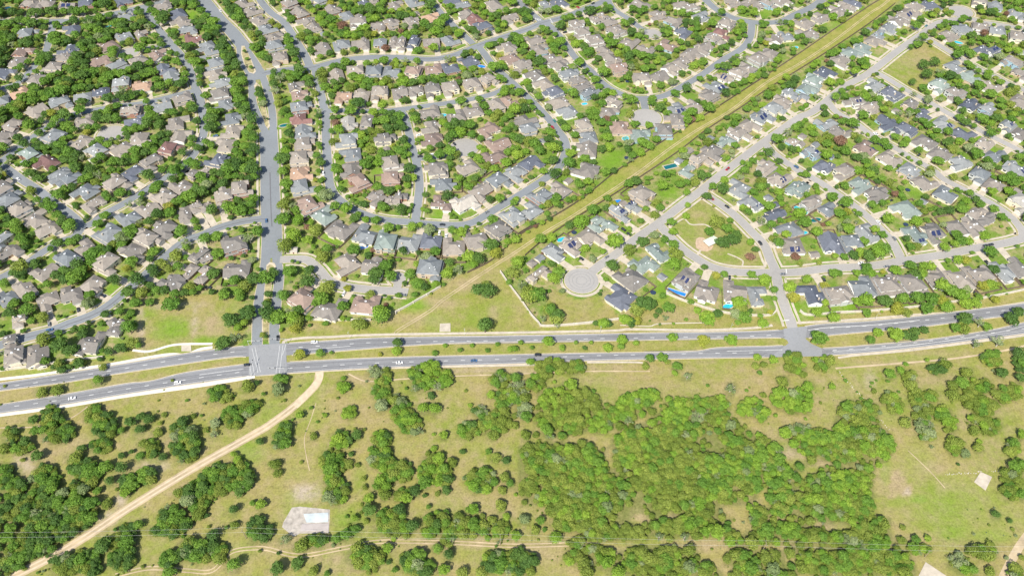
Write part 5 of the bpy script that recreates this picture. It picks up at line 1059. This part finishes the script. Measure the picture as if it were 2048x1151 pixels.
# ------------------------------------------------------------------ walls and fences
def wallrun(name, s, h, t, mat, label, cat, cap=None, group=None, step=3.0, posts=None):
    P = wpath(s, step) if isinstance(s, str) else np.array(s); N = normals(P); mb = MB()
    def runmesh(w_, z0, z1):
        mb = MB(); A = P + N * w_ / 2; B = P - N * w_ / 2
        for i in range(len(P) - 1):
            a, b_, c, d = A[i], A[i + 1], B[i + 1], B[i]
            mb.face([(*d, z1), (*c, z1), (*b_, z1), (*a, z1)]); mb.face([(*a, z0), (*a, z1), (*b_, z1), (*b_, z0)]); mb.face([(*c, z0), (*c, z1), (*d, z1), (*d, z0)])
        for i, (a, b_) in ((0, (A[0], B[0])), (1, (B[-1], A[-1]))): mb.face([(*a, z0), (*b_, z0), (*b_, z1), (*a, z1)])
        return mb
    e = empty(name, (0, 0, 0)); tag(e, label, cat, group)
    runmesh(t, 0, h).build('panel', mat, e); runmesh(t * 1.6, h, h + .1).build('coping', cap or mat, e)
    pb = MB(); k = max(1, int((posts or 9) / step)); c_ = 0
    for i in range(0, len(P), k):
        if c_ >= 95: break
        x, y = P[i]; pb = MB(); pb.box(x - t * .9, x + t * .9, y - t * .9, y + t * .9, 0, h + .25); c_ += 1
        if posts: pb.build('post', cap or mat, e)
    return e
for s, lb in (("1001,545 1022,575 1044,604 1062,630 1078,647 1085,653 1132,651 1193,645 1237,639", 'white masonry wall running down from the corridor beside the triangular field'),
              ("880,575 857,589 837,600 815,613 790,626 792,629", 'white masonry wall slanting up between the pale lane and the field'),
              ("612,640 660,641 742,641", 'white masonry wall behind the houses right of the boulevard'),
              ("1333,588 1372,604 1400,613 1429,622 1468,629 1505,632 1542,631 1552,621 1550,612", 'white masonry wall below the pool house and its neighbours left of the junction'),
              ("1600,623 1616,631 1678,626 1725,624 1786,619 1835,614 1925,602 1987,593 2060,578", 'white masonry wall behind the gardens right of the junction'),
              ("-20,745 0,742 82,731 140,722 207,715", 'white masonry wall below the houses at the lower left')):
    wallrun('boundary_wall', s, 2.0, .5, M_stone, lb, 'wall', posts=14, group='white boundary walls along the divided road')
for s, lb in (("935,546 985,520 1042,469 1110,432 1168,395 1231,344", 'cedar fence along the upper side of the grass corridor, its lower half'),
              ("1231,344 1317,289 1429,219 1520,160", 'cedar fence along the upper side of the grass corridor, its middle'),
              ("1520,160 1600,107 1668,60 1737,14 1760,0", 'cedar fence along the upper side of the grass corridor, its top end'),
              ("1050,512 1074,491 1123,455 1235,385", 'cedar fence along the lower side of the grass corridor, its lower half'),
              ("1235,385 1349,309 1411,262 1474,221 1536,178", 'cedar fence along the lower side of the grass corridor, its middle'),
              ("1536,178 1600,139 1672,93 1741,46 1790,8", 'cedar fence along the lower side of the grass corridor, its top end'),
              ("806,300 870,0 870,0", None)):
    if lb: wallrun('wooden_fence', s, 1.9, .14, M_wood, lb, 'fence', posts=18, group='cedar fences beside the grass corridor')
for h in H:                                   # back garden fences where the photo shows them
    if h['small'] or h['y'] < 330 or h['x'] < 380 or id(h) not in ind or h['xl'] or 'boulevard' in h['loc']: continue
    d = h['front']; t = np.array([-d[1], d[0]]); W, D = h['W'] / 2 + 1.2, h['D'] / 2
    A = h['p']; c = [A + t * W + d * (D * .2), A + t * W - d * (D + 7), A - t * W - d * (D + 7), A - t * W + d * (D * .2)]
    Q = np.vstack([resample(np.array([c[i], c[i + 1]]), 3.0)[:-1] for i in range(3)] + [c[3][None]])
    if (roadgap(Q) < 1.5).any() or min(housegap(q) for q in Q) < -.2: continue
    xx, yy_ = pxa(Q)
    if inpoly(xx, yy_, CORR).any(): continue
    wallrun('garden_fence', Q, 1.8, .12, M_wood, f"garden fence of house {h['loc']}", 'fence', posts=9, group='wooden fences round the back gardens')

# ------------------------------------------------------------------ pools, trampolines, cars and the rest
M_black = plain('tyre_rubber', (.03, .03, .03)); M_tramp = plain('trampoline_mat', (.03, .05, .09), .8)
def near_txt(X, Y):
    h = min(H, key=lambda h: math.hypot(h['x'] - X, h['y'] - Y) + (40 if h['small'] else 0)); return h['loc']
for i, (X, Y, L, W, k) in enumerate(POOLS):
    a = R(POOLROT.get((X, Y), 20)); e = empty('swimming_pool', U(X, Y), a)
    tag(e, f"{['turquoise', 'blue', 'dark'][k]} pool by house {near_txt(X, Y)}", 'pool', 'back garden swimming pools')
    rr = random.Random(i); n = 36
    def ell(s, wob=.10): 
        if L > 11: return [(max(-L / 2, min(L / 2, L * .75 * math.cos(2 * math.pi * q / n))) * s[0] + 0, max(-W / 2, min(W / 2, W * .75 * math.sin(2 * math.pi * q / n))) * s[1]) for q in range(n)]
        return [((L / 2) * s[0] * math.cos(2 * math.pi * q / n) * (1 + wob * math.sin(4 * math.pi * q / n + i)), (W / 2) * s[1] * math.sin(2 * math.pi * q / n) * (1 + wob * math.cos(4 * math.pi * q / n))) for q in range(n)]
    wt = ell((1, 1)); mb = MB(); mb.face([(x, y, .08) for x, y in wt]); mb.build('water', [M_pool, M_pooldeep, M_poold][k], e)
    o2 = [(x * (1 + 1.3 / L), y * (1 + 1.3 / W)) for x, y in wt]; mb = MB()
    for q in range(n):
        j = (q + 1) % n; mb.face([(*wt[q], .2), (*o2[q], .2), (*o2[j], .2), (*wt[j], .2)]); mb.face([(*o2[q], 0), (*o2[j], 0), (*o2[j], .2), (*o2[q], .2)]); mb.face([(*wt[q], .05), (*wt[q], .2), (*wt[j], .2), (*wt[j], .05)])
    mb.build('pool_deck', M_conc, e)
for i, (X, Y) in enumerate(TRAMP):
    e = empty('trampoline', U(X, Y)); tag(e, f"round trampoline by house {near_txt(X, Y)}", 'trampoline', 'back garden trampolines')
    mb = MB(); mb.cyl(0, 0, .8, .86, 1.7, 1.7, 20); mb.build('bounce_mat', M_tramp, e)
    mb = MB(); n = 20
    for q in range(n):
        a, b_ = 2 * math.pi * q / n, 2 * math.pi * (q + 1) / n
        mb.face([(1.75 * math.cos(a), 1.75 * math.sin(a), .9), (2.15 * math.cos(a), 2.15 * math.sin(a), .9), (2.15 * math.cos(b_), 2.15 * math.sin(b_), .9), (1.75 * math.cos(b_), 1.75 * math.sin(b_), .9)])
    mb.build('rim_pad', M_solar, e)
    for q in range(4):
        mb = MB(); a = q * math.pi / 2; mb.tube((2 * math.cos(a), 2 * math.sin(a), 0), (2 * math.cos(a), 2 * math.sin(a), .9), .05); mb.build('leg', M_vent, e)
# car prototypes
def section(mb, prof, w_, mi=0):              # side profile (x,z) extruded across y with a slight tumblehome
    n = len(prof)
    zt = max(z for x, z in prof)
    L_ = [(x, -w_ * (1 - .14 * max(0, (z - .75)) / .7), z) for x, z in prof]; Rr = [(x, -y, z) for x, y, z in L_]
    for i in range(n):
        j = (i + 1) % n; mb.face([L_[i], L_[j], Rr[j], Rr[i]][::-1], mi)
    mb.face(L_, mi); mb.face(Rr[::-1], mi)
CP_ = {'white': (.80, .80, .80), 'black': (.022, .024, .03), 'grey': (.22, .23, .24), 'blue': (.06, .13, .26), 'red': (.36, .015, .02), 'teal': (.05, .22, .22)}
CM = {}
for k, c in CP_.items():
    CM[k] = plain('car_paint', c, .25, .5, 2, .06)
def carparts(van):
    b = MB()
    section(b, [(-2.3, .35), (2.3, .35), (2.35, .6), (2.25, .82), (1.2, .95), (-1.6, 1.0), (-2.25, .95), (-2.35, .6)] if not van else [(-2.35, .4), (2.35, .4), (2.4, .7), (2.3, 1.0), (1.3, 1.1), (-2.2, 1.15), (-2.4, .8)], .92)
    gl = MB(); section(gl, [(1.15, .93), (.45, 1.42), (-.95, 1.45), (-1.75, .98)] if not van else [(1.25, 1.08), (.6, 1.68), (-1.9, 1.72), (-2.2, 1.13)], .84)
    rf = MB(); rf.box(-.9, .42, -.66, .66, 1.40, 1.475) if not van else rf.box(-1.85, .55, -.66, .66, 1.66, 1.745)
    wh = MB(); n = 14
    for s in (-1, 1):
        pass
    k = 0
    for (y0_, y1_) in ((-.11, .11),):
        for q in range(n):
            a, b_ = 2 * math.pi * q / n, 2 * math.pi * (q + 1) / n; r = .34
            wh.face([(r * math.cos(a), y0_, r * math.sin(a)), (r * math.cos(a), y1_, r * math.sin(a)), (r * math.cos(b_), y1_, r * math.sin(b_)), (r * math.cos(b_), y0_, r * math.sin(b_))])
        wh.face([(.34 * math.cos(2 * math.pi * q / n), y0_, .34 * math.sin(2 * math.pi * q / n)) for q in range(n)]); wh.face([(.34 * math.cos(-2 * math.pi * q / n), y1_, .34 * math.sin(-2 * math.pi * q / n)) for q in range(n)])
    return b, gl, rf, wh
hl = MB(); hl.box(-.04, .05, -.2, .2, 0, .16); HLM = hl.mesh('headlight', [M_frame])
CMESH = {}
mainP = np.vstack([nT + np.array([0, -3.0]), sT + np.array([0, -3.0])])
cg = {}
def streetname(X, Y):
    q = np.array(U(X, Y)[:2])
    if inmain(X, Y): return ('the upper carriageway' if inpoly(X, Y, POLY_N) else 'the lower carriageway' if inpoly(X, Y, POLY_S) else 'the big junction'), None
    d = np.hypot(*(RP - q).T) - RH; k = int(d.argmin())
    return ROADS[RI[k]]['name'], (k, d[k])
cars = []
for e in CARS.split(';'):
    a = e.split(','); X, Y = float(a[0]), float(a[1]); nm, kd = streetname(X, Y); cars.append((X, Y, a[2], nm, kd)); cg.setdefault((nm, a[2]), []).append(X)
for i, (X, Y, c, nm, kd) in enumerate(cars):
    van = i % 3 == 1; key = (c, van)
    if key not in CMESH:
        b, gl, rf, wh = carparts(van)
        CMESH[key] = (b.mesh('body', [CM[c]]), gl.mesh('windows', [M_glass]), rf.mesh('car_roof', [CM[c]]), wh.mesh('wheel', [M_black]))
    z0 = .2
    if kd is None: ang = math.atan2(*((np.array(U(X + 40, Y - (7 if X < 500 else 2))) - np.array(U(X, Y)))[[1, 0]])); ang = math.atan2(*((nT[np.abs(nT[:, 0] - U(X, Y)[0]).argsort()[0] + 1] - nT[np.abs(nT[:, 0] - U(X, Y)[0]).argsort()[0] - 1])[[1, 0]]))
    else:
        n = RN[kd[0]]; ang = math.atan2(n[1], n[0]) + math.pi / 2
        if kd[1] > 1.5: ang += math.pi / 2; z0 = .04
        else: z0 = .03 + .004 * RI[kd[0]]
    same = sorted(cg[(nm, c)]); n_ = same.index(X) + 1
    word = {'black': 'black', 'grey': 'silver grey'}.get(c, c)
    t = empty('parked_car' if kd is not None else 'car', (*U(X, Y)[:2], z0), ang)
    tag(t, f"{word} {'van' if van else 'car'} on {nm}" if len(same) == 1 else f"{word} {'van' if van else 'car'}, {ordinal(n_)} {c} one from the left on {nm}", 'van' if van else 'car', 'vehicles on the streets and drives')
    m4 = CMESH[key]; obj('body', m4[0], t); obj('windows', m4[1], t); obj('car_roof', m4[2], t)
    for wx in (-1.45, 1.45):
        for wy in (-.86, .86): obj('wheel', m4[3], t, (wx, wy, .34))
    for wy in (-.6, .6): obj('headlight', HLM, t, (2.33, wy, .6))
# rubble lines in the right field
for s, lb in (("1676,742 1690,757 1705,773 1726,795", 'line of pale rubble stones in the scrub of the right field'), ("1761,840 1770,850 1778,858", 'short line of pale stones beside the wood in the right field'), ("1893,948 1940,945 1962,943", 'pale stone edging left of the square concrete tank'), ("1984,942 2001,941", 'pale stone edging right of the square concrete tank')):
    P = wpath(s, 1.6); mb = MB(); rr = random.Random(3)
    for x, y in P:
        for _ in range(2):
            a, b_, r = x + rr.uniform(-.8, .8), y + rr.uniform(-.8, .8), rr.uniform(.12, .36); n = 6; k = len(mb.v); ph = rr.uniform(0, 3)
            ring = [[(a + r * f * rr.uniform(.8, 1.15) * math.cos(ph + 6.283 * q / n), b_ + r * f * rr.uniform(.8, 1.15) * math.sin(ph + 6.283 * q / n), z * r) for q in range(n)] for f, z in ((1.1, 0), (1, .5), (.5, .85))]
            for u_ in (0, 1):
                for q in range(n): mb.face([ring[u_][q], ring[u_][(q + 1) % n], ring[u_ + 1][(q + 1) % n], ring[u_ + 1][q]])
            mb.face(ring[2])
    tag(mb.build('stone_line', M_stone), lb, 'stones', 'stone lines in the right field')
# park shelter
e = empty('picnic_shelter', U(1421, 487), R(-58 + 90)); tag(e, 'pale metal roofed picnic shelter beside the park playground', 'shelter')
mb = MB(); hip(mb, -5.2, 5.2, -3.2, 3.2, 3.2, .22, .4, 'gg', 'x'); mb.build('roof', [plain('pale_metal_roof', (.60, .66, .55), .5, .3, .4, .1), M_frame], e)
for x in (-4.6, 4.6):
    for y in (-2.7, 2.7): mb = MB(); mb.box(x - .12, x + .12, y - .12, y + .12, 0, 3.2); mb.build('post', M_woodp, e)
mb = MB(); mb.box(-1.2, 1.2, -.4, .4, .7, .78); mb.box(-1.2, 1.2, -.9, -.6, .42, .48); mb.box(-1.2, 1.2, .6, .9, .42, .48); mb.box(-.1, .1, -.8, .8, 0, .7); mb.build('table', M_woodp, e)
# power line
P0 = [(-120, 1070), (497, 1060), (1001, 1073), (1520, 1086), (2120, 1098)]
tops_ = []
for i, (X, Y) in enumerate(P0):
    w_ = U(X, Y); 
    e = empty('utility_pole', (w_[0], w_[1] - 5, 0)); b0 = (w_[0], w_[1] - 5)
    tag(e, ['power pole outside the left edge of the scrub', 'power pole in the dark clump left of the concrete pad', 'pale power pole in the powerline clearing at the bottom centre', 'power pole in the lower right wood', 'power pole outside the right edge'][i], 'pole', 'wooden power poles')
    mb = MB(); mb.tube((0, 0, 0), (0, 0, 12), .2, .13, 8); mb.build('shaft', M_woodp, e)
    mb = MB(); mb.box(-.08, .08, -1.6, 1.6, 11.2, 11.4, bottom=True); mb.build('crossarm', M_woodp, e)
    for y in (-1.5, 0, 1.5): mb = MB(); mb.cyl(0, y, 11.4, 11.7, .08, .06, 8); mb.build('insulator', M_vent, e)
    tops_.append(b0)
for k, y in enumerate((-1.5, 1.5)):
    mb = MB()
    for i in range(len(tops_) - 1):
        a, b_ = tops_[i], tops_[i + 1]; prev = None
        for q in range(17):
            t = q / 16; p = (a[0] + (b_[0] - a[0]) * t, a[1] + y + (b_[1] - a[1]) * t, 11.7 - 4 * t * (1 - t) * 2.2)
            if prev: mb.tube(prev, p, .028, .028, 4)
            prev = p
    o = mb.build('power_line', M_wire); tag(o, ['nearer of the two pale wires crossing the lower scrub', 'farther of the two pale wires crossing the lower scrub'][k], 'wire', 'wires of the power line')
e = empty('utility_pole', U(1849, 1113)); tag(e, 'short power pole by the pale building corner at the bottom right', 'pole', 'wooden power poles')
mb = MB(); mb.tube((0, 0, 0), (0, 0, 9), .2, .13, 8); mb.build('shaft', M_woodp, e); mb = MB(); mb.box(-1, 1, -.08, .08, 8.2, 8.4, bottom=True); mb.build('crossarm', M_woodp, e)
# traffic signals at the big junction
for i, (X, Y, a, lb) in enumerate(((571, 746, 180, 'traffic signal mast at the lower right corner of the big junction'), (499, 692, 0, 'traffic signal mast at the upper left corner of the big junction'), (503, 752, 90, 'traffic signal mast at the lower left corner of the big junction'), (575, 688, 180, 'traffic signal mast at the upper right corner of the big junction'))):
    e = empty('traffic_signal', U(X, Y), R(a)); tag(e, lb, 'traffic light', 'traffic signals at the big junction')
    mb = MB(); mb.tube((0, 0, 0), (0, 0, 6.5), .16, .11, 8); mb.build('pole', M_wire, e); mb = MB(); mb.tube((0, 0, 6.2), (11, 0, 6.6), .11, .07, 6); mb.build('mast_arm', M_wire, e)
    for x in (6, 9.5): mb = MB(); mb.box(x - .2, x + .2, -.2, .2, 5.5, 6.6, bottom=True); mb.build('signal_head', M_black, e)
# street lamps beside the carriageways
for i, X in enumerate((95, 300, 700, 930, 1200, 1460, 1750, 1950)):
    Yv = float(np.interp(X, [p[0] for p in NT], [p[1] for p in NT])) - 2.2; e = empty('street_lamp', U(X, Yv), 0)
    tag(e, f"slim grey street lamp, {ordinal(i + 1)} from the left along the divided road", 'street lamp', 'street lamps along the divided road')
    mb = MB(); mb.tube((0, 0, 0), (0, 0, 8.5), .10, .06, 6); mb.build('pole', M_wire, e); mb = MB(); mb.tube((0, 0, 8.4), (0, -1.8, 8.8), .05, .04, 5); mb.box(-.15, .15, -2.3, -1.7, 8.72, 8.85, bottom=True); mb.build('lamp_arm', M_wire, e)
